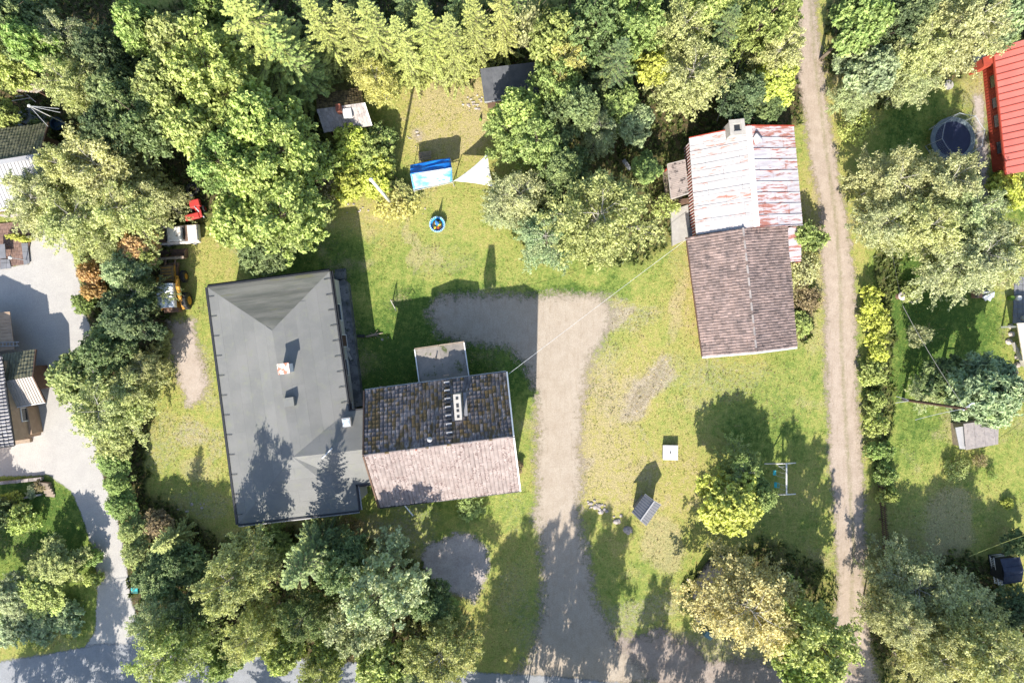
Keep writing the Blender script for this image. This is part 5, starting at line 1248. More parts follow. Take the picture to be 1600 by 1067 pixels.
# ringed flower planter with a cone trellis
rt = thing('flower_planter', W(684,351), 'round blue planter ring with flowers and pointed cone on the open lawn', 'planter')
p = W(684,352,0); q = MB(); q.lathe((p.x, p.y, 0), [(.42,.02),(.50,.30),(.66,.46),(.72,.46),(.72,.38),(.62,.05)], 24); q.build('bowl', MAT('bright_blue_enamel', (.03, .25, .55), (.05, .32, .6), sc_=3, rough=.35, lrv=.1), rt)
q = MB(); q.lathe((p.x, p.y, .36), [(.48,0),(.46,.05),(.05,.08)], 20); q.build('soil', m_soil, rt)
q = MB()
for k in range(24):
    a = k * math.pi / 12; q.box((p.x + .68 * math.cos(a), p.y + .68 * math.sin(a), .50), (.13, .10, .10), a)
q.build('rim_beads', MAT('pale_blue_beads', (.42, .62, .78), rough=.4, lrv=.2), rt)
q = MB(); q.tube([(p.x, p.y + .1, .4), (p.x, p.y + .1, 1.9)], [.22, .015], 10); q.build('cone', m_blue, rt)
for k in range(16):
    a = random.uniform(0, 6.28); rr = random.uniform(.12, .42); q = MB(); q.lathe((p.x + rr * math.cos(a), p.y - .05 + rr * math.sin(a), .44), [(.02,0),(.09,.05),(.03,.09)], 7); q.build('flower' if k % 3 else 'leaf_rosette', (m_petal if k % 4 else m_petr) if k % 3 else m_leafp, rt)

# flagpole
base = W(612,318); top = base + Vector((0, 0, 9.4))
rt = thing('flagpole', base, 'tall white flagpole standing between the lime shrub and the yellowing shrub', 'flagpole')
q = MB(); q.tube([base + Vector((0, 0, .25)), top], [.16, .11], 10); q.build('mast', m_white, rt, smooth=True)
q = MB(); q.lathe(tuple(top), [(.1, -.02), (.17, .05), (.08, .16)], 10); q.build('finial', m_white, rt)
q = MB(); q.box((base.x, base.y, .14), (.35, .35, .28)); q.build('foot', m_lconc, rt)
# clothes/antenna pole at the left
base = W(109,197); tp = W(57,177,5.6)
rt = thing('white_mast', base, 'white mast with stay wires by the gable of the black tiled house', 'mast')
q = MB(); q.tube([base, Vector((base.x - .05, base.y + .05, 5.3))], [.05, .04], 8); q.build('pole', m_white, rt)
tp = Vector((base.x - .05, base.y + .05, 5.3))
q = MB(); q.lathe(tuple(tp), [(.12, -.05), (.14, .08), (.04, .14)], 10); q.build('mast_head', m_white, rt)
for e_ in ((76,199,3.4), (92,170,4.4), (94,176,4.2)): q = MB(); q.tube([tp, W(*e_)], .022, 5); q.build('stay_rod', m_steel, rt)
# pergola
rt = thing('pergola', W(42,150), 'small brown pergola with seven slanting beams in the upper left trees', 'pergola')
for i in range(8): q = MB(); q.beam(W(26 + i * 4.2, 142 + i * .4, 2.5), W(46 + i * 4.2, 131 + i * .4, 2.5), .12, .12); q.build('beam', m_tinw if i % 2 else m_wood, rt)
for a, b_ in (((22,143),(60,141)), ((42,131),(62,139)), ): q = MB(); q.beam(W(*a, 2.36), W(*b_, 2.36), .1, .14); q.build('rafter', m_dwood, rt)
for p_ in ((26,143),(56,141),(46,133)): p = W(*p_, 2.3); q = MB(); q.box((p.x, p.y, 1.15), (.12, .12, 2.3)); q.build('post', m_dwood, rt)
rt = thing('garden_rack', W(38,155), 'pale rail frame standing just below the brown pergola', 'rail frame')
for a, b_ in (((18,158),(48,153)), ((24,151),(42,149)), ((42,148),(56,160))): q = MB(); q.tube([W(*a, 1.2), W(*b_, 1.2)], .04, 6); q.build('rail', m_lconc, rt)
for p_ in ((19,158),(47,153),(56,160),(42,149)): p = W(*p_, 1.2); q = MB(); q.tube([(p.x, p.y, 0), (p.x, p.y, 1.2)], .035, 6); q.build('post', m_dwood, rt)
q = MB(); q.prism([tuple(W(*k)[:2]) for k in ((22,195),(30,175),(55,165),(72,180),(76,200),(70,205))], 0, .06); o = q.build('patio', m_slate); o['kind'] = 'structure'
q = MB(); q.lathe(W(93,196,0), [(.5,0),(.62,.5),(.55,.52),(.5,.1)], 18); tag(q.build('rain_tub', MAT('dark_blue_plastic', (.02, .05, .10), rough=.4)), 'round dark blue tub at the foot of the white mast', 'tub')

# left patio: brick paving, slabs, table, lamp
rt = thing('raised_patio', W(20,380), 'brick-brown patio with grey slab border beside the paved driveway', 'patio')
q = [W(-30,352,.12), W(48,345,.12), W(44,412,.12), W(-30,422,.12)]
q1 = MB(); q1.slab([p - Vector((0, 0, .03)) for p in q], .12); q1.build('bed', m_dwood, rt)
m_pav = MAT('brick_brown_pavers', (.21, .135, .105), (.16, .105, .09), sc_=3, lrv=.35)
cs = cells(q, q[1] - q[0], .36, .36, gap=.02, stagger=.5)[0]; mm = MB()
for cp in cs[:290]: s_ = MB(); s_.slab(cp, .05); s_.build('paver', m_pav, rt)
for cp in cs[290:]: mm.slab(cp, .05)
if mm.v: o = mm.build('paver_field', m_pav, rt); o['kind'] = 'stuff'
for quad in (((33,380),(43,380),(46,411),(37,414)), ((0,405),(14,405),(17,419),(0,421))):
    qq = [W(*k, .2) for k in quad]
    for cp in cells(qq, qq[1] - qq[0], .62, .62, gap=.02)[0]: s_ = MB(); s_.slab(cp, .06); s_.build('slab', m_slate, rt)
rt = thing('garden_lamp', W(44,407), 'globe lamp on short post at the corner of the brick patio', 'garden lamp')
p = W(43,407,0); q = MB(); q.tube([p, p + Vector((0, 0, 2.1))], .035, 8); q.build('post', m_steel, rt); q = MB(); q.lathe((p.x, p.y, 2.05), [(.02,0),(.13,.06),(.17,.17),(.13,.28),(.02,.34)], 14); q.build('globe', m_white, rt, smooth=True)
rt = thing('patio_table', W(3,393), 'grey table with chair cut by the left edge on the brick patio', 'table')
p = W(2,393,.75); q = MB(); q.box((p.x, p.y, .85), (.9, 1.3, .05), R(5)); q.build('table_top', m_slate, rt)
for sx_ in (-.35, .35):
    for sy_ in (-.5, .5): q = MB(); q.box((p.x + sx_, p.y + sy_, .48), (.06, .06, .7)); q.build('leg', m_dwood, rt)
rt = thing('patio_screen', W(25,335), 'pinkish low screen wall panels at the north end of the brick patio', 'screen')
for i in range(5): a = W(2 + i * 8, 336 - i * .8, 1.2); q = MB(); q.box((a.x, a.y, .66), (.46, .12, 1.2), R(6)); q.build('panel', m_shedS, rt)
q = MB(); q.box((W(20,334,1.2).x, W(20,334,1.2).y + .02, .06), (2.7, .16, .12), R(6)); q.build('sill', m_brick, rt)

# planter wall and garden stairs, lower left
rt = thing('stone_planter', W(30,765), 'long low stone planter south of the wide paved driveway', 'planter')
for i in range(11): p = W(-4 + i * 6.6, 755 - i * .7, .3); q = MB(); q.box((p.x, p.y, .2), (.38, .28, .4 + random.uniform(-.05, .05)), R(6 + random.uniform(-6, 6))); q.build('stone', m_stone, rt)
for i in range(9): p = W(-4 + i * 8, 786 - i * 1.6, .2); q = MB(); q.box((p.x, p.y, .12), (.45, .16, .24), R(8)); q.build('edge_stone', m_lconc, rt)
rt = thing('garden_steps', W(78,765), 'short flight of grey garden steps at the end of the stone planter', 'steps')
for i in range(5): p = W(74 + i * 1.4, 755 + i * 4.5, 0); q = MB(); q.box((p.x, p.y, .28 - i * .05), (.85, .3, .5 - i * .1), R(-8)); q.build('step', m_wood, rt)

# green box at the driveway
rt = thing('green_box', W(210,922), 'small green box with light lid beside the narrow driveway', 'mail box')
p = W(210,922,.9); q = MB(); q.box((p.x, p.y, .55), (.62, .55, .7), R(-5)); q.build('body', m_green, rt); q = MB(); q.beam(Vector((p.x - .3, p.y + .1, .93)), Vector((p.x + .3, p.y + .08, .93)), .3, .05); q.build('lid', m_turq, rt)
for s_ in (-.2, .2): q = MB(); q.box((p.x + s_, p.y, .1), (.06, .06, .2)); q.build('leg', m_dark, rt)

# ------------------------------------------------------------------ vehicles by the grove
def wheel(root, c, r, w, rz, hub=m_yel, name='wheel'):
    d = Vector((math.cos(rz), math.sin(rz), 0)); c = Vector(c); q = MB()
    q.tube([c - d * w / 2, c - d * w * .36, c + d * w * .36, c + d * w / 2], [r * .82, r, r, r * .82], 20, cap=True); o = q.build(name, m_rubber, root)
    q = MB(); q.tube([c - d * (w / 2 + .02), c + d * (w / 2 + .02)], r * .5, 14); q.build('rim', hub, o)
    q = MB()
    for k in range(18): a = k * math.pi / 9; u = Vector((-d.y * math.cos(a), d.x * math.cos(a), math.sin(a))); e = c + u * r * 1.0; q.beam(e - d * w * .45, e + d * w * .45, .05, .05)
    q.build('tread', m_rubber, o)
def loader():
    root = thing('wheel_loader', W(280,448), 'old yellow wheel loader with white tarpaulin on its cab and raised bucket', 'wheel loader')
    rz = R(4); ux = Vector((math.cos(rz), math.sin(rz), 0)); uy = Vector((-math.sin(rz), math.cos(rz), 0)); O = W(277, 448)
    L = lambda x, y, z: O + ux * x + uy * y + Vector((0, 0, z))
    def bx(nm, x, y, z, sx, sy, sz, mat): q = MB(); q.box(tuple(L(x, y, z)), (sx, sy, sz), rz); return q.build(nm, mat, root)
    bx('chassis', 0, -.2, .75, 1.1, 4.2, .4, m_rust); e = bx('bonnet', -.1, 1.05, 1.25, 1.15, 1.5, .75, MAT('brown_faded_bonnet', (.17, .12, .06), (.11, .08, .045), sc_=2, lrv=.2))
    for k in range(5): q = MB(); q.box(tuple(L(-.1, .5 + k * .28, 1.64)), (.9, .06, .04), rz); q.build('vent_slat', m_yel, e)
    for sx_ in (-.75, .5): bx('fender_rail', sx_, 1.05, 1.35, .1, 1.6, .12, m_yel)
    cb = bx('cab', -.05, -1.0, 1.55, 1.25, 2.1, 1.3, m_yel)
    for (y0, y1) in ((-.95, .12), (-2.1, -1.02)):
        cloth('tarp', m_wtarp, L(-.78, y0, 2.28), L(.62, y0, 2.3), L(.66, y1, 2.28), L(-.8, y1, 2.24), root, wr=.14, seed=int(y0 * 10) + 40, sag=-.14, n=18)
    for a in ((-.79, -1.0, 1.95, .03, 2.2, .6), (.66, -1.0, 2.0, .03, 2.2, .5)): bx('tarp_flap', *a, m_wtarp)
    q = MB(); q.tube([L(.75, .75, 1.5), L(1.0, .35, 1.95), L(1.05, -.2, 2.1), L(.95, -1.2, 1.6), L(1.0, -2.2, 1.1)], [.14, .17, .2, .17, .14], 8); q.build('lift_arm', m_yel, root)
    q = MB(); q.tube([L(-.95, .75, 1.5), L(-1.05, -.2, 1.9), L(-1.0, -2.2, 1.1)], [.13, .18, .13], 8); q.build('lift_arm', m_yel, root)
    q = MB(); q.tube([L(.72, .6, 1.6), L(1.15, -.6, 1.75)], .09, 8); q.build('hydraulic_ram', m_steel, root)
    for x, y, r_, w_ in ((1.15, -1.45, .78, .5), (-1.15, -1.45, .78, .5), (.95, .85, .55, .4), (-1.0, .85, .55, .4)): wheel(root, L(x, y, r_), r_, w_, rz)
    bx('counterweight', -.05, -2.25, 1.0, 1.3, .35, .7, m_rust); bx('front_axle', 0, 1.95, .8, 1.3, .35, .3, m_rust)
    for sx_ in (-.45, .45): q = MB(); q.tube([L(sx_, 1.6, 1.2), L(sx_, 2.3, 1.0), L(sx_, 2.75, .8)], .1, 7); q.build('bucket_arm', m_rust, root)
    # bucket: curved shell, open to the front
    q = MB(); prof = [(2.55, .95), (2.5, .5), (2.62, .18), (2.95, .08), (3.5, .08)]; n = len(prof); vs = []
    for sx_ in (-1.25, 1.25):
        for y, zz in prof: vs.append(tuple(L(sx_, y, zz)))
    q.add(vs, [(i, i + 1, n + i + 1, n + i) for i in range(n - 1)]); o = q.build('bucket', m_rust, root); o.modifiers.new('t', 'SOLIDIFY').thickness = .05
    for sx_ in (-1.27, 1.27): q = MB(); q.add([tuple(L(sx_, y, zz)) for y, zz in prof + [(3.3, .6)]], [tuple(range(6))]); oo = q.build('bucket_side', m_rust, root); oo.modifiers.new('t', 'SOLIDIFY').thickness = .05
    q = MB(); q.beam(L(-1.27, 2.55, 1.0), L(1.27, 2.55, 1.0), .22, .1); q.build('bucket_lip', m_wood, root)
    return root
loader()
def pickup():
    root = thing('white_pickup', W(284,365), 'dirty white old pickup with rust-brown bonnet beside the loader bucket', 'pickup truck')
    rz = R(5); ux = Vector((math.cos(rz), math.sin(rz), 0)); uy = Vector((-math.sin(rz), math.cos(rz), 0)); O = W(286, 369)
    L = lambda x, y, z: O + ux * x + uy * y + Vector((0, 0, z))
    def hull(nm, rings, mat, parent=root):
        vs = []; n = len(rings)
        for (x, w0, w1, z0, z1) in rings: vs += [tuple(L(x, -w0, z0)), tuple(L(x, w0, z0)), tuple(L(x, w0 * 1.0, (z0 + z1) / 2 + .05)), tuple(L(x, w1, z1)), tuple(L(x, -w1, z1)), tuple(L(x, -w0, (z0 + z1) / 2 + .05))]
        fs = [(i * 6 + k, i * 6 + (k + 1) % 6, (i + 1) * 6 + (k + 1) % 6, (i + 1) * 6 + k) for i in range(n - 1) for k in range(6)]; fs += [tuple(reversed(range(6))), tuple(range((n - 1) * 6, n * 6))]
        q = MB(); q.add(vs, fs); o = q.build(nm, mat, parent); bv = o.modifiers.new('b', 'BEVEL'); bv.width = .05; bv.segments = 2; return o
    hull('body', [(-2.0,.62,.55,.4,.72),(-1.8,.78,.7,.35,.85),(-1.1,.84,.78,.35,.95),(0,.85,.8,.35,1.0),(1.2,.85,.8,.35,1.0),(1.85,.83,.78,.4,.98)], m_grime)
    hull('bonnet', [(-1.85,.6,.5,.84,.90),(-1.5,.66,.6,.86,.95),(-1.05,.7,.64,.9,1.0)], m_rust)
    hull('cab', [(-1.05,.76,.60,.96,1.04),(-.75,.76,.62,.96,1.48),(.05,.76,.64,.96,1.52),(.45,.76,.62,.96,1.46),(.62,.76,.62,.96,1.04)], m_grime)
    for a in ((-.93, 1.25, .12, 1.15, .3), (.60, 1.2, .05, 1.1, .34)): q = MB(); q.box(tuple(L(a[0], 0, a[1])), (a[2], a[3], a[4]), rz); q.build('windscreen' if a[0] < 0 else 'rear_window', m_glass, root)
    for s_ in (-1, 1): q = MB(); q.box(tuple(L(-.15, s_ * .70, 1.27)), (.95, .06, .26), rz); q.build('side_window', m_glass, root)
    q = MB(); q.box(tuple(L(.78, 0, 1.02)), (.28, 1.4, .05), rz); q.build('load_bed', m_rust, root)
    q = MB(); q.box(tuple(L(1.38, 0, 1.08)), (.85, 1.45, .12), rz); q.build('bed_cover', m_grime, root)
    q = MB(); q.box(tuple(L(-1.98, 0, .5)), (.14, 1.5, .16), rz); q.build('bumper', m_steel, root)
    for s_ in (-.5, .5): q = MB(); q.lathe(tuple(L(-2.0, s_, .68)), [(.1,-.08),(.1,.08)], 10); q.build('headlight', m_glass, root)
    for x, y in ((-1.25, -.78), (-1.25, .78), (1.2, -.78), (1.2, .78)): wheel(root, L(x, y, .33), .33, .2, rz + math.pi / 2, hub=m_steel)
pickup()
rt = thing('red_implement', W(309,330), 'faded red farm machine standing between the tyre and white pickup', 'farm machine')
for (x, y, z, sx_, sy_, sz_) in ((-.1, .55, .7, .95, .7, .5), (.1, -.1, .5, .5, .8, .3), (-.35, -.65, .65, 1.35, .55, .45), (.45, -.35, .8, .25, .7, .2)):
    p = W(312, 330); q = MB(); q.box((p.x + x, p.y + y, z), (sx_, sy_, sz_), R(14)); o = q.build('housing', m_redp, rt); bv = o.modifiers.new('b', 'BEVEL'); bv.width = .07; bv.segments = 2
p = W(312, 330); q = MB(); q.tube([(p.x - .6, p.y + .9, .6), (p.x + .1, p.y + .1, 1.0), (p.x + .7, p.y - .7, .6)], .06, 7); q.build('drawbar', m_steel, rt)
for s_ in (-.55, .6): wheel(rt, (p.x + s_, p.y + .15, .34), .34, .18, R(10), hub=m_redp)
q = MB(); p = W(302, 297); prof = [(.33,.02),(.60,.0),(.68,.14),(.60,.30),(.36,.28)]; q.lathe((p.x, p.y, 0), prof + [prof[0]], 24)
q.f = q.f[:-2]; q.a = q.a[:-2]; o = q.build('tractor_tyre', m_rubber, smooth=True); tag(o, 'big loose tractor tyre lying in shade above the red machine', 'tyre')

# ------------------------------------------------------------------ trampoline
def trampoline():
    c = W(1480, 222, 0); zt = .85; Rr = 2.05
    root = thing('trampoline', c, 'round trampoline with net poles on the lawn beside the red house', 'trampoline')
    q = MB(); q.lathe((c.x, c.y, zt), [(Rr * .8, -.012), (Rr * .8, .0)], 36); q.build('jumping_mat', m_mat, root)
    q = MB(); pr = [(Rr * .8, -.02), (Rr * .8, .03), (Rr, .04), (Rr + .03, -.06), (Rr * .8, -.02)]; q.lathe((c.x, c.y, zt), pr, 36); q.f = q.f[:-2]; q.a = q.a[:-2]; q.build('safety_pad', MAT('grey_green_pad', (.15, .18, .19), (.11, .14, .15), rough=.5), root)
    tops = []
    for k in range(8):
        a = k * math.pi / 4 + .2; p = Vector((c.x + math.cos(a) * Rr * 1.02, c.y + math.sin(a) * Rr * 1.02, 0)); t = p + Vector((-math.cos(a) * .12, -math.sin(a) * .12, 2.35)); tops.append(t)
        q = MB(); q.tube([p + Vector((0, 0, .3)), t], .022, 7); q.build('net_pole', m_steel, root)
        if k % 2 == 0:
            a2 = a + math.pi / 4; p2 = Vector((c.x + math.cos(a2) * Rr, c.y + math.sin(a2) * Rr, 0)); q = MB(); q.tube([p + Vector((0, 0, zt)), p + Vector((0, 0, .04)), p2 + Vector((0, 0, .04)), p2 + Vector((0, 0, zt))], .035, 6); q.build('leg', m_steel, root)
    for k in range(8):
        a, b = tops[k], tops[(k + 1) % 8]; q = MB(); q.tube([a, lerp(a, b, .5) - Vector((0, 0, .06)), b], .02, 6); q.build('net_rail', m_steel, root)
        q = MB(); n = 9
        for i in range(n):
            u = (i + .5) / n; lo = lerp(Vector((a.x, a.y, zt + .05)), Vector((b.x, b.y, zt + .05)), u); hi = lerp(a, b, u); q.beam(lo, hi, .007, .007)
        for i in range(7):
            z_ = zt + .1 + i * .25; q.beam(Vector((a.x, a.y, z_)), Vector((b.x, b.y, z_)), .007, .007)
        q.build('net', m_net, root)
trampoline()

# ------------------------------------------------------------------ playhouses, swing, well cover
def play_house():
    z = 1.75; zr = 2.4; e = [W(987,800,z), W(1008,771.5,z), W(1033,788.5,z), W(1010,821.5,z)]
    # ridge runs SW-NE, slightly off centre
    root = thing('playhouse', mid(e[0], e[2]).xy.to_3d(), 'small playhouse with grey ribbed roof, turned diagonal on the lawn', 'playhouse')
    P, wz = wall_body(root, e, zr, m_slate, inset=.32)
    r0, r1 = gable_slabs(root, e, zr, m_slate, m_slate, t=.06)
    for pts in ((e[0], e[1], r1, r0), (e[3], e[2], r1, r0)):
        for i in range(9):
            a = lerp(pts[0], pts[1], (i + .5) / 9); b = lerp(pts[3], pts[2], (i + .5) / 9); q = MB(); q.beam(a + Vector((0, 0, .02)), b + Vector((0, 0, .02)), .05, .035); q.build('roof_rib', m_slate, root)
    q = MB(); q.beam(r0 + Vector((0, 0, .03)), r1 + Vector((0, 0, .03)), .12, .03); q.build('ridge_cap', m_tin, root)
    trim(root, [(e[1], r1), (e[2], r1)], .05, .08, m_tin)
    window(root, P[1], P[2], .5, .75, .5, 1.2, ground_of(mid(e[0], e[2])), door=True); window(root, P[2], P[3], .5, 1.0, .5, .4, ground_of(mid(e[0], e[2])))
play_house()
rt = thing('well_hatch', W(1047,707), 'white square concrete well lid with dark handle on the lawn', 'well cover')
p = W(1047.5, 707, .55); q = MB(); q.box((p.x, p.y, .27), (1.3, 1.25, .54), R(-1)); q.build('well_box', m_lconc, rt)
q = MB(); q.box((p.x, p.y, .58), (1.38, 1.35, .08), R(-1)); q.build('lid', m_white, rt); q = MB(); q.box((p.x, p.y + .02, .64), (.1, .2, .05)); q.build('handle', m_dark, rt)
def swing():
    root = thing('swing_set', W(1218,748), 'white metal swing set with two turquoise seats in dappled shade', 'swing set')
    z = 2.15; t0 = W(1229,724,z); t1 = W(1229,772.5,z)
    for (fx, fy, t) in ((1195,724.5,t0), (1243,723,t0), (1195,773,t1), (1243,771.5,t1)): q = MB(); q.tube([W(fx, fy), t], .06, 7); q.build('leg', m_white, root)
    q = MB(); q.tube([t0, t1], .07, 8); q.build('top_bar', m_white, root)
    for y, dx in ((744, -.25), (763, -.15)):
        hk = W(1229, y, z); s_ = Vector((hk.x + dx - .2, hk.y, .5)); q = MB(); q.box(tuple(s_), (.26, .46, .07)); so = q.build('seat', m_turq, root)
        q = MB()
        if y == 763: 
            for k, (a, b) in enumerate((((-.2,-.2),(.2,-.2)), ((.2,-.2),(.2,.2)), ((.2,.2),(-.2,.2)), ((-.2,.2),(-.2,-.2)))): q.beam(s_ + Vector((a[0], a[1], .3)), s_ + Vector((b[0], b[1], .3)), .05, .05)
            q.build('seat_frame', m_turq, so)
        for o_ in (-.2, .2): q = MB(); q.tube([s_ + Vector((0, o_, .03)), hk + Vector((0, o_, 0))], .012, 4); q.build('rope', m_steel, root)
    q = MB(); q.tube([W(1212,724,1.1), W(1229,736,2.1)], .02, 5); q.build('brace', m_steel, root); q = MB(); q.tube([W(1217,729,1.1), W(1229,729,1.4)], .02, 5); q.build('brace', m_steel, root)
swing()
def dark_playhouse():
    z = 1.9; zr = 2.25
    root = thing('dark_playhouse', W(1576,890), 'dark roofed playhouse with white railed porch near the right edge', 'playhouse')
    q = [W(1563,873,z), W(1594,870,z), W(1597,908,z), W(1568,912,z)]
    e = [q[1], q[0], q[3], q[2]]
    c = ground_of(mid(q[0], q[2])); m_navy = MAT('navy_roofing', (.045, .055, .085), (.035, .04, .065), sc_=3, lrv=.1)
    m = MB(); m.prism([(lerp(c, ground_of(p), .85).x, lerp(c, ground_of(p), .85).y) for p in q], .1, 1.75); m.build('wall', m_dark, root)
    r0, r1 = gable_slabs(root, [q[0], q[1], q[2], q[3]], zr, m_navy, m_navy, t=.06)
    for f in (.0, .33, .66, 1): m = MB(); m.beam(lerp(q[0], q[3], f) + Vector((0, 0, .25 if 0 < f < 1 else .03)), lerp(q[1], q[2], f) + Vector((0, 0, .25 if 0 < f < 1 else .03)), .05, .04); m.build('roof_batten', m_navy, root)
    dk = [W(1553,871,.3), W(1566,868,.3), W(1573,912,.3), W(1561,915,.3)]; m = MB(); m.slab(dk, .1); m.build('deck', m_slate, root)
    pts = [W(1570,868,.9), W(1553,871,.9), W(1561,914,.9), W(1570,912,.9)]
    for a, b in zip(pts[:-1], pts[1:]):
        for dz in (0, -.5): m = MB(); m.beam(a + Vector((0, 0, dz)), b + Vector((0, 0, dz)), .07, .05); m.build('rail', m_white, root)
        n = max(3, int((b - a).length / .17))
        for i in range(n + 1): p = lerp(a, b, i / n); m = MB(); m.box((p.x, p.y, .6), (.04, .04, .6)); m.build('baluster', m_white, root)
dark_playhouse()
# grey garden shed half hidden by the rowan-like tree
rt = thing('grey_garden_shed', W(1530,685), 'low shed with grey felt roof and pale strip, below the feathery tree', 'shed')
q = [W(1493,668,1.8), W(1505,666,1.9), W(1512,702,1.9), W(1500,701,1.8)]
m = MB(); m.slab(q, .07); m.build('roof_strip', m_tin, rt)
q = [W(1506,662,2.2), W(1561,655,2.0), W(1560,694,2.0), W(1510,703,2.2)]
for cp in cells(q, q[3] - q[0], 5, .95, gap=.02)[0]: m = MB(); m.slab(cp, .08); m.build('roof_sheet', m_shedS, rt)
m = MB(); m.prism([(lerp(Vector(W(1530,682,2)), p, .86).x, lerp(Vector(W(1530,682,2)), p, .86).y) for p in q], 0, 1.9); m.build('wall', m_wood, rt)

# garden seats right
rt = thing('brown_garden_box', W(1524,460), 'brown wooden garden seat left of the grey covered chair', 'garden seat')
p = W(1524,460); m = MB(); m.box((p.x, p.y, .22), (.75, .7, .44), R(3)); m.build('seat', MAT('orange_brown_wood', (.38, .22, .14), lrv=.2), rt); m = MB(); m.box((p.x - .3, p.y, .6), (.12, .7, .45), R(3)); m.build('backrest', m_wood, rt)
m = MB(); m.box((p.x + .05, p.y + .1, .47), (.25, .25, .06), .3); m.build('cushion', m_tinw, rt)
p = W(1541,460,0); m = MB(); vs = [(p.x, p.y + .15, 1.15)]; n = 16
for k in range(n):
    a = k * 2 * math.pi / n; rr = (.62 if k % 2 else .46) * (1.1 if math.sin(a) < 0 else .9); vs.append((p.x + rr * math.cos(a) * .95, p.y + rr * math.sin(a) * 1.05, .12 + .1 * (k % 2)))
m.add(vs, [(0, k + 1, (k + 1) % n + 1) for k in range(n)] + [tuple(reversed(range(1, n + 1)))]); tag(m.build('covered_chair', MAT('blue_grey_cover', (.34, .37, .43), (.28, .31, .36), sc_=3)), 'blue-grey cloth cover draped over a seat beside the brown garden seat', 'covered seat')
rt = thing('lidded_stand', W(1404,462), 'round whitish lid on a dark stand beside the flowering bush', 'garden ornament')
p = W(1404,463,0); m = MB(); m.lathe((p.x, p.y, .7), [(.36,-.1),(.42,0),(.36,.08),(.05,.14)], 18); m.build('lid', MAT('pinkish_lid', (.55, .48, .46)), rt); m = MB(); m.lathe((p.x, p.y, 0), [(.3,0),(.12,.1),(.12,.55),(.34,.62)], 14); m.build('stand', m_dwood, rt)
m = MB(); pr = [(.62,0),(.68,.08),(.62,.12),(.56,.06),(.62,0)]; p = W(1424,462); m.lathe((p.x, p.y, .1), pr, 24, sx=1.1, sy=1); m.f = m.f[:-2]; m.a = m.a[:-2]; tag(m.build('hoop', m_lconc), 'pale hoop edging round the flowering bush', 'bed edging')
# right patio
rt = thing('slab_patio', W(1590,440), 'grey slab patio cut by the right edge', 'patio')
q = [W(1586,432,.1), W(1640,432,.1), W(1640,505,.1), W(1583,505,.1)]
for cp in cells(q, q[1] - q[0], .45, .45, gap=.025)[0]: m = MB(); m.slab(cp, .08); m.build('slab', m_slate, rt)
for px, py, mt, lb in ((1576,466,m_leafp,'green potted plant at the edge of the grey slab patio'), (1587,466,m_white,'white round pot beside the green potted plant'), (1596,497,m_steel,'grey bowl on the slab patio at right edge')):
    p = W(px, py); m = MB(); m.lathe((p.x, p.y, 0), [(.18,0),(.26,.4),(.22,.55),(.04,.6)], 14); tag(m.build('pot', mt), lb, 'pot')
rt = thing('cream_terrace_roof', W(1600,530), 'cream flat roof corner cut by the right edge below the slab patio', 'terrace roof')
q = [W(1590,505,2.4), W(1650,503,2.4), W(1650,600,2.4), W(1606,602,2.4)]; m = MB(); m.slab(q, .12); m.build('roof', MAT('cream_roof', (.62, .56, .46)), rt)
for p_ in (q[0], q[3]): m = MB(); m.box((p_.x + .3, p_.y + (-.3 if p_ is q[0] else .3), 1.15), (.14, .14, 2.28)); m.build('post', m_white, rt)
m = MB(); m.beam(W(1583,535,.5), W(1600,572,.5), .18, .3); tag(m.build('retaining_kerb', m_lconc), 'pale kerb wall slanting below the cream roof corner', 'kerb')
for i in range(10):
    p = W(1578 + random.uniform(-4, 8) + i * 1.1, 510 + i * 12, .1); m = MB(); m.lathe((p.x, p.y, 0), [(.1,0),(.22 + .1 * random.random(),.1),(.15,.22),(.03,.26)], 7, sx=1.2); tag(m.build('stone', m_stone), 'grey stone in the strip along the right edge terrace', 'stone', 'stones along the right edge terrace')

# picket fence (brown) along the road
rt = thing('picket_fence', W(1378,812), 'brown wooden picket fence along the right side of the dirt road', 'fence')
cl = [(1371,752),(1376,800),(1381,868),(1384,930)]
mp = MB(); mp.box((0, 0, .55), (.10, .028, 1.1)); pm = mp.mesh('picket', m_dwood)
Pp = [W(*c) for c in cl]; L = [0]
for a, b in zip(Pp[:-1], Pp[1:]): L.append(L[-1] + (b - a).length)
n = int(L[-1] / .2)
for i in range(n + 1):
    s_ = L[-1] * i / n; k = max(j for j in range(len(L) - 1) if L[j] <= s_ + 1e-6); a, b = Pp[k], Pp[k + 1]; t = (s_ - L[k]) / (L[k + 1] - L[k]); p = lerp(a, b, t)
    o = bpy.data.objects.new('picket', pm); COL.objects.link(o); o.parent = rt; o.location = p - origin(rt); o.rotation_euler = (random.uniform(-.04, .04), random.uniform(-.04, .04), math.atan2((b - a).y, (b - a).x) + random.uniform(-.1, .1))
for a, b in zip(Pp[:-1], Pp[1:]):
    for zz in (.3, .85): m = MB(); d = (b - a).normalized(); nn = Vector((d.y, -d.x, 0)) * .06; m.beam(a + nn + Vector((0, 0, zz)), b + nn + Vector((0, 0, zz)), .05, .09); m.build('fence_rail', m_dwood, rt)
for f in (0, .33, .66, 1): s_ = Pp[0].lerp(Pp[-1], f); m = MB(); m.box((s_.x - .08, s_.y, .6), (.1, .1, 1.2)); m.build('fence_post', m_dwood, rt)
rt = thing('low_fence', W(1420,1030), 'low grey plank fence at the bottom edge under the big birch clump', 'fence')
pp = [W(1390,1012), W(1414,1044), W(1444,1045)]
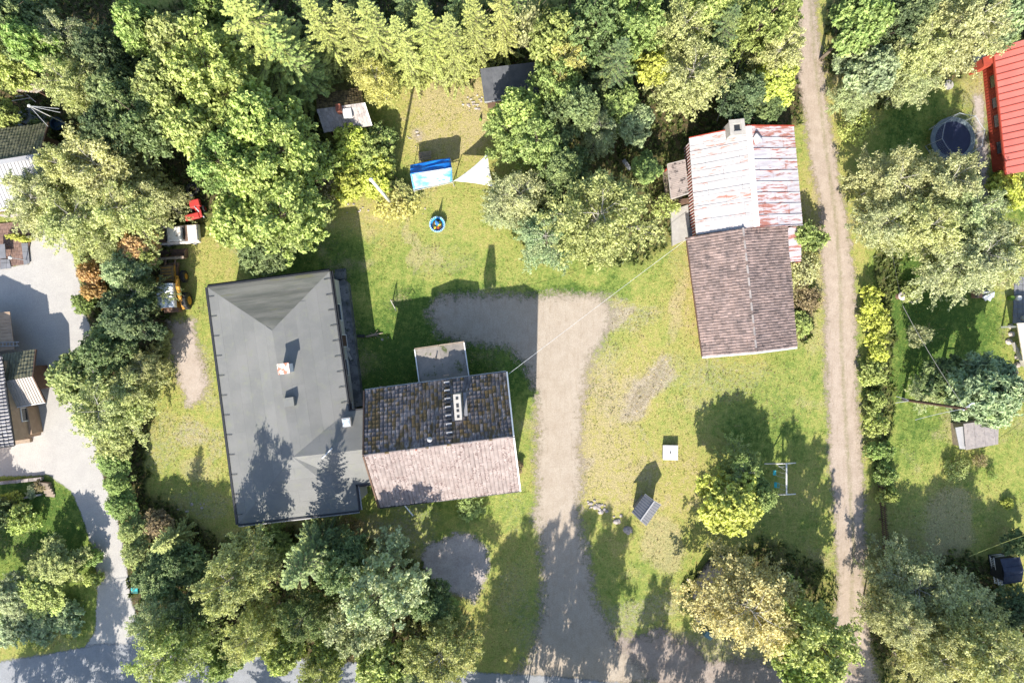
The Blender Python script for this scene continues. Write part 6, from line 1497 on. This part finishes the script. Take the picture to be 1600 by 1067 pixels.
for a, b in zip(pp[:-1], pp[1:]):
    m = MB(); m.beam(a + Vector((0, 0, .55)), b + Vector((0, 0, .55)), .12, .05); m.build('top_rail', m_wood, rt)
    n = int((b - a).length / .25)
    for i in range(n): p = lerp(a, b, (i + .5) / n); m = MB(); m.box((p.x, p.y, .27), (.1, .04, .54), math.atan2((b - a).y, (b - a).x)); m.build('plank', m_wood, rt)
# bottles and bins beneath the beige birch
m = MB(); p = W(1103,986); m.box((p.x, p.y, .5), (.75, .55, 1.0), R(-35)); tag(m.build('grey_bin', MAT('blue_grey_plastic', (.12, .22, .25), rough=.4)), 'blue-grey bin sticking out below the beige birch', 'bin')
m = MB(); p = W(1092,963); m.box((p.x, p.y, .35), (.55, .75, .7), R(-40)); tag(m.build('pink_crate', m_shedS), 'pinkish crate at the left edge of the beige birch', 'crate')
rt = thing('dark_boat', W(1115,925), 'dark curved hull edge hidden under the beige birch', 'boat')
m = MB(); pts = [W(1128,866,.5), W(1106,882,.6), W(1092,905,.6), W(1086,930,.6), W(1087,950,.5), W(1098,975,.5)]; m.tube(pts, [.12, .22, .26, .26, .24, .12], 8); m.build('gunwale', m_dark, rt)
m = MB(); m.prism([(p.x, p.y) for p in pts] + [tuple(W(1130,975)[:2]), tuple(W(1150,930)[:2]), tuple(W(1145,880)[:2])], 0, .42); m.build('hull', m_dark, rt)
m = MB(); m.tube([W(1074,904,.2), W(1086,920,.3)], .07, 6); tag(m.build('pale_log', m_lconc), 'short pale log lying left of the dark hull', 'log')

# stones in a line near the drive
for k, (sx_, sy_, n, lb) in enumerate(((925,787,5,'pale stone in the flat heap beside the driveway'), (942,794,7,'greyish stone in the flat heap beside the driveway'), (966,811,3,'whitish boulder between the stone heap and playhouse'), (981,829,3,'small grey boulder south-west of the playhouse'))):
    for i in range(n * 2):
        p = W(sx_ + random.uniform(-7, 8), sy_ + random.uniform(-6, 7)); rr = random.uniform(.09, .24) if k < 2 else (random.uniform(.3, .45) if i == 0 else random.uniform(.1, .25)); m = MB()
        m.lathe((p.x, p.y, -.03), [(rr * .8,0),(rr,.1 * rr + .05),(rr * .75,.35 * rr + .05),(rr * .2,.5 * rr + .05)], 8, sx=random.uniform(.8, 1.2), sy=random.uniform(.7, 1.1)); tag(m.build('stone', m_stone), lb, 'stone', 'field stones between driveway and playhouse')
for (sx_, sy_, n, lb) in ((738,160,26,'white rock scattered on moss beside the dark shed'), (640,216,8,'white rock beside the flagpole shadow'), (570,322,8,'white rock at the foot of the flagpole lawn'), (310,792,6,'flat grey rock south-west of the hall'), (605,520,2,'pale stone by the fallen branch on the lawn'), (655,330,2,'pale stone in the yellowing shrub')):
    for i in range(n):
        p = W(sx_ + random.gauss(0, 11), sy_ + random.gauss(0, 7)); rr = random.uniform(.05, .17); m = MB()
        m.lathe((p.x, p.y, -.04), [(rr * .9,0),(rr,.06),(rr * .7,.10),(rr * .2,.12)], 7, sx=random.uniform(.7, 1.4), sy=random.uniform(.6, 1.1)); tag(m.build('rock', m_stone), lb, 'rock', lb.replace('rock', 'rocks').replace('stone', 'stones'))
# fallen branch on the lawn + dark log
rt = thing('fallen_branch', W(585,524), 'pale driftwood-like branch lying on the lawn east of the dock', 'branch')
m = MB(); m.tube([W(572,526,.08), W(584,523,.12), W(598,520,.06)], [.09, .12, .04], 7); m.build('limb', m_wood, rt)
for e_ in ((590,516), (594,527), (578,519)): m = MB(); m.tube([W(584,523,.12), W(*e_, .15)], [.05, .015], 5); m.build('twig', m_wood, rt)
m = MB(); m.tube([W(558,525,.1), W(570,525,.1)], .14, 8); tag(m.build('dark_log', m_dark), 'short black log at the west end of the pale branch', 'log')
rt = thing('rotary_post', W(614,468), 'thin wooden post with short arm at the shadow corner of the lawn', 'post')
m = MB(); m.tube([W(614,470), W(614,470) + Vector((0, 0, 1.3))], .05, 7); m.build('post', m_wood, rt); m = MB(); m.tube([W(614,470) + Vector((0, 0, 1.3)), W(620,486) + Vector((0, 0, .3))], .04, 6); m.build('strut', m_lconc, rt)
# planks in the shade
m = MB(); m.beam(W(974,250,.25), W(985,265,.15), .35, .12); tag(m.build('plank_pile', m_slate), 'grey planks lying in the shade above the pink porch', 'planks')
# white pole at the lawn island
rt = thing('young_conifer', W(745,176), 'tiny dark seedling on the moss south-west of the dark shed', 'seedling')
m = MB(); m.tube([W(751,187), W(751,187) + Vector((0, 0, .6))], [.16, .01], 7); m.build('foliage', m_leafp, rt); m = MB(); m.tube([W(751,187), W(751,187) + Vector((0, 0, .12))], .02, 5); m.build('stem', m_bark, rt)

# ------------------------------------------------------------------ power pole and wires
def wire(a, b, sag, r_, mat, label, cat='wire', n=24, thingname='power_line'):
    a = Vector(a); b = Vector(b); pts = []
    for i in range(n + 1): t = i / n; p = lerp(a, b, t); p.z -= sag * 4 * t * (1 - t); pts.append(p)
    m = MB(); m.tube(pts, r_, 5); return tag(m.build(thingname, mat), label, cat)
pb = W(1411, 624); pt = pb + Vector((.15, -.05, 9.0))
hp = 9.0
rt = thing('power_pole', pb, 'wooden power pole with pale braces, seen from above on the right lawn', 'power pole')
pt = W(1474, 630, 0); pt = Vector((pb.x, pb.y, 8.9))
m = MB(); m.tube([pb, pt], [.15, .11], 10); m.build('pole', m_dwood, rt)
m = MB(); m.beam(pt + Vector((-.15, -.1, -.2)), pt + Vector((.65, .45, -.2)), .09, .09); m.build('crossarm', m_steel, rt)
for s_ in ((.65, .45), (.25, .17), (-.15, -.1)): m = MB(); m.lathe((pt.x + s_[0], pt.y + s_[1], 8.75), [(.05,0),(.07,.1),(.03,.2)], 8); m.build('insulator', m_white, rt)
for e_ in ((-.7, .3), (-.75, -.3), (-.6, -.05)): m = MB(); m.tube([pb + Vector((0, 0, 1.3)), pb + Vector((e_[0], e_[1], .1))], .03, 5); m.build('brace', m_steel, rt)
wire(pt + Vector((0, 0, -.1)), W(1411,478,5.0), .3, .016, m_lconc, 'white power line running north-west from the power pole top', 'power line')
wire(W(1411,478,5.0), W(1392,380,6.5), .1, .012, m_dark, 'thin dark wire continuing north from the white power line', 'power line')
wire(pt + Vector((0, 0, -.2)), W(1430,656,6.0), .2, .014, m_steel, 'thin wire running south-west from the power pole top', 'power line')
wire(W(1515,869,5), W(1650,820,6), .2, .018, MAT('yellow_cable', (.35, .38, .12)), 'yellow-green cable above the dark playhouse', 'cable')
wire(W(1073,374,2.7), W(795,584,6.0), .9, .015, m_white, 'long white cable between the two tiled houses over the driveway', 'cable')
wire(W(1120,190,5.0), W(1176,45,7.5), .3, .014, m_dark, 'thin dark cable running north from the rust-roofed house', 'cable')
wire(W(930,52,7.0), W(946,120,6.0), .1, .014, m_steel, 'short pale cable among the dark trees of the upper wood', 'cable')
for i, (x0, y0, x1, y1) in enumerate(((-60,1085,560,1010),(-60,1120,560,1045))):
    wire((W(x0, y0).x, W(x0, y0).y, 7.5), (W(x1, y1).x, W(x1, y1).y, 7.5), .5, .02, m_dark, ['upper', 'lower'][i] + ' of two dark wires crossing above the asphalt road', 'cable')

# ------------------------------------------------------------------ ground vegetation: tufts of rough grass and weeds
def tufts(name, n, mat, color, hmin, hmax, wfac, accept, seed, lean=.5):
    r = np.random.default_rng(seed); x = r.uniform(-50, 50, n); y = r.uniform(-34, 34, n)
    C = cover(x, y); ok = accept(C, x, y, r)
    for P, lo, hi in PATHS:
        inb = (x > lo[0] - 1) & (x < hi[0] + 1) & (y > lo[1] - 1) & (y < hi[1] + 1)
        if inb.any(): d = sdf(P, x[inb], y[inb]); t = ok[inb]; t &= d < r.uniform(-.5, .15, len(d)); ok[inb] = t
    x = x[ok]; y = y[ok]; n = len(x); h = r.uniform(hmin, hmax, n); V = []; F = []; nb = 1 if name == 'fallen_leaves' else 4
    for k in range(nb):
        a = r.uniform(0, 6.28, n); w = h * wfac; tipx = x + np.cos(a) * h * lean * r.uniform(.5, 1.3, n); tipy = y + np.sin(a) * h * lean * r.uniform(.5, 1.3, n)
        bx_, by_ = x + r.normal(0, .05, n), y + r.normal(0, .05, n); px_, py_ = -np.sin(a) * w, np.cos(a) * w
        V.append(np.stack([np.stack([bx_ - px_, by_ - py_, np.zeros(n)], 1), np.stack([bx_ + px_, by_ + py_, np.zeros(n)], 1), np.stack([tipx, tipy, h], 1)], 1).reshape(-1, 3)); F.append(np.arange(n * 3).reshape(-1, 3) + k * n * 3)
    me = npmesh(name, np.concatenate(V), np.concatenate(F), mat, lr=r.random(nb * n)); o = bpy.data.objects.new(name, me); COL.objects.link(o); o.color = (*color, 1); o['kind'] = 'stuff'; return o
tufts('grass_tufts', 130000, m_leaf, (.27, .31, .08), .035, .11, .22, lambda C, x, y, r: (C[:, 2] < .4) & (r.random(len(x)) < .18 + .7 * (fbm(x, y, 2.0, 91) > .52)) & (C[:, 1] < .6), 5)
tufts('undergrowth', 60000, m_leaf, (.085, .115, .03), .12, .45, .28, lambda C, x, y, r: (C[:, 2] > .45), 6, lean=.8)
tufts('dry_stalks', 26000, m_leaf, (.36, .30, .17), .06, .2, .12, lambda C, x, y, r: (C[:, 3] > .3) | (C[:, 1] > .3), 8)
tufts('fallen_leaves', 42000, m_leaf, (.50, .36, .12), .025, .05, .9, lambda C, x, y, r: (r.random(len(x)) < np.clip(.06 + C[:, 2] * .5 + (fbm(x, y, 5, 55) > .6) * .3, 0, 1)), 12, lean=1.8)
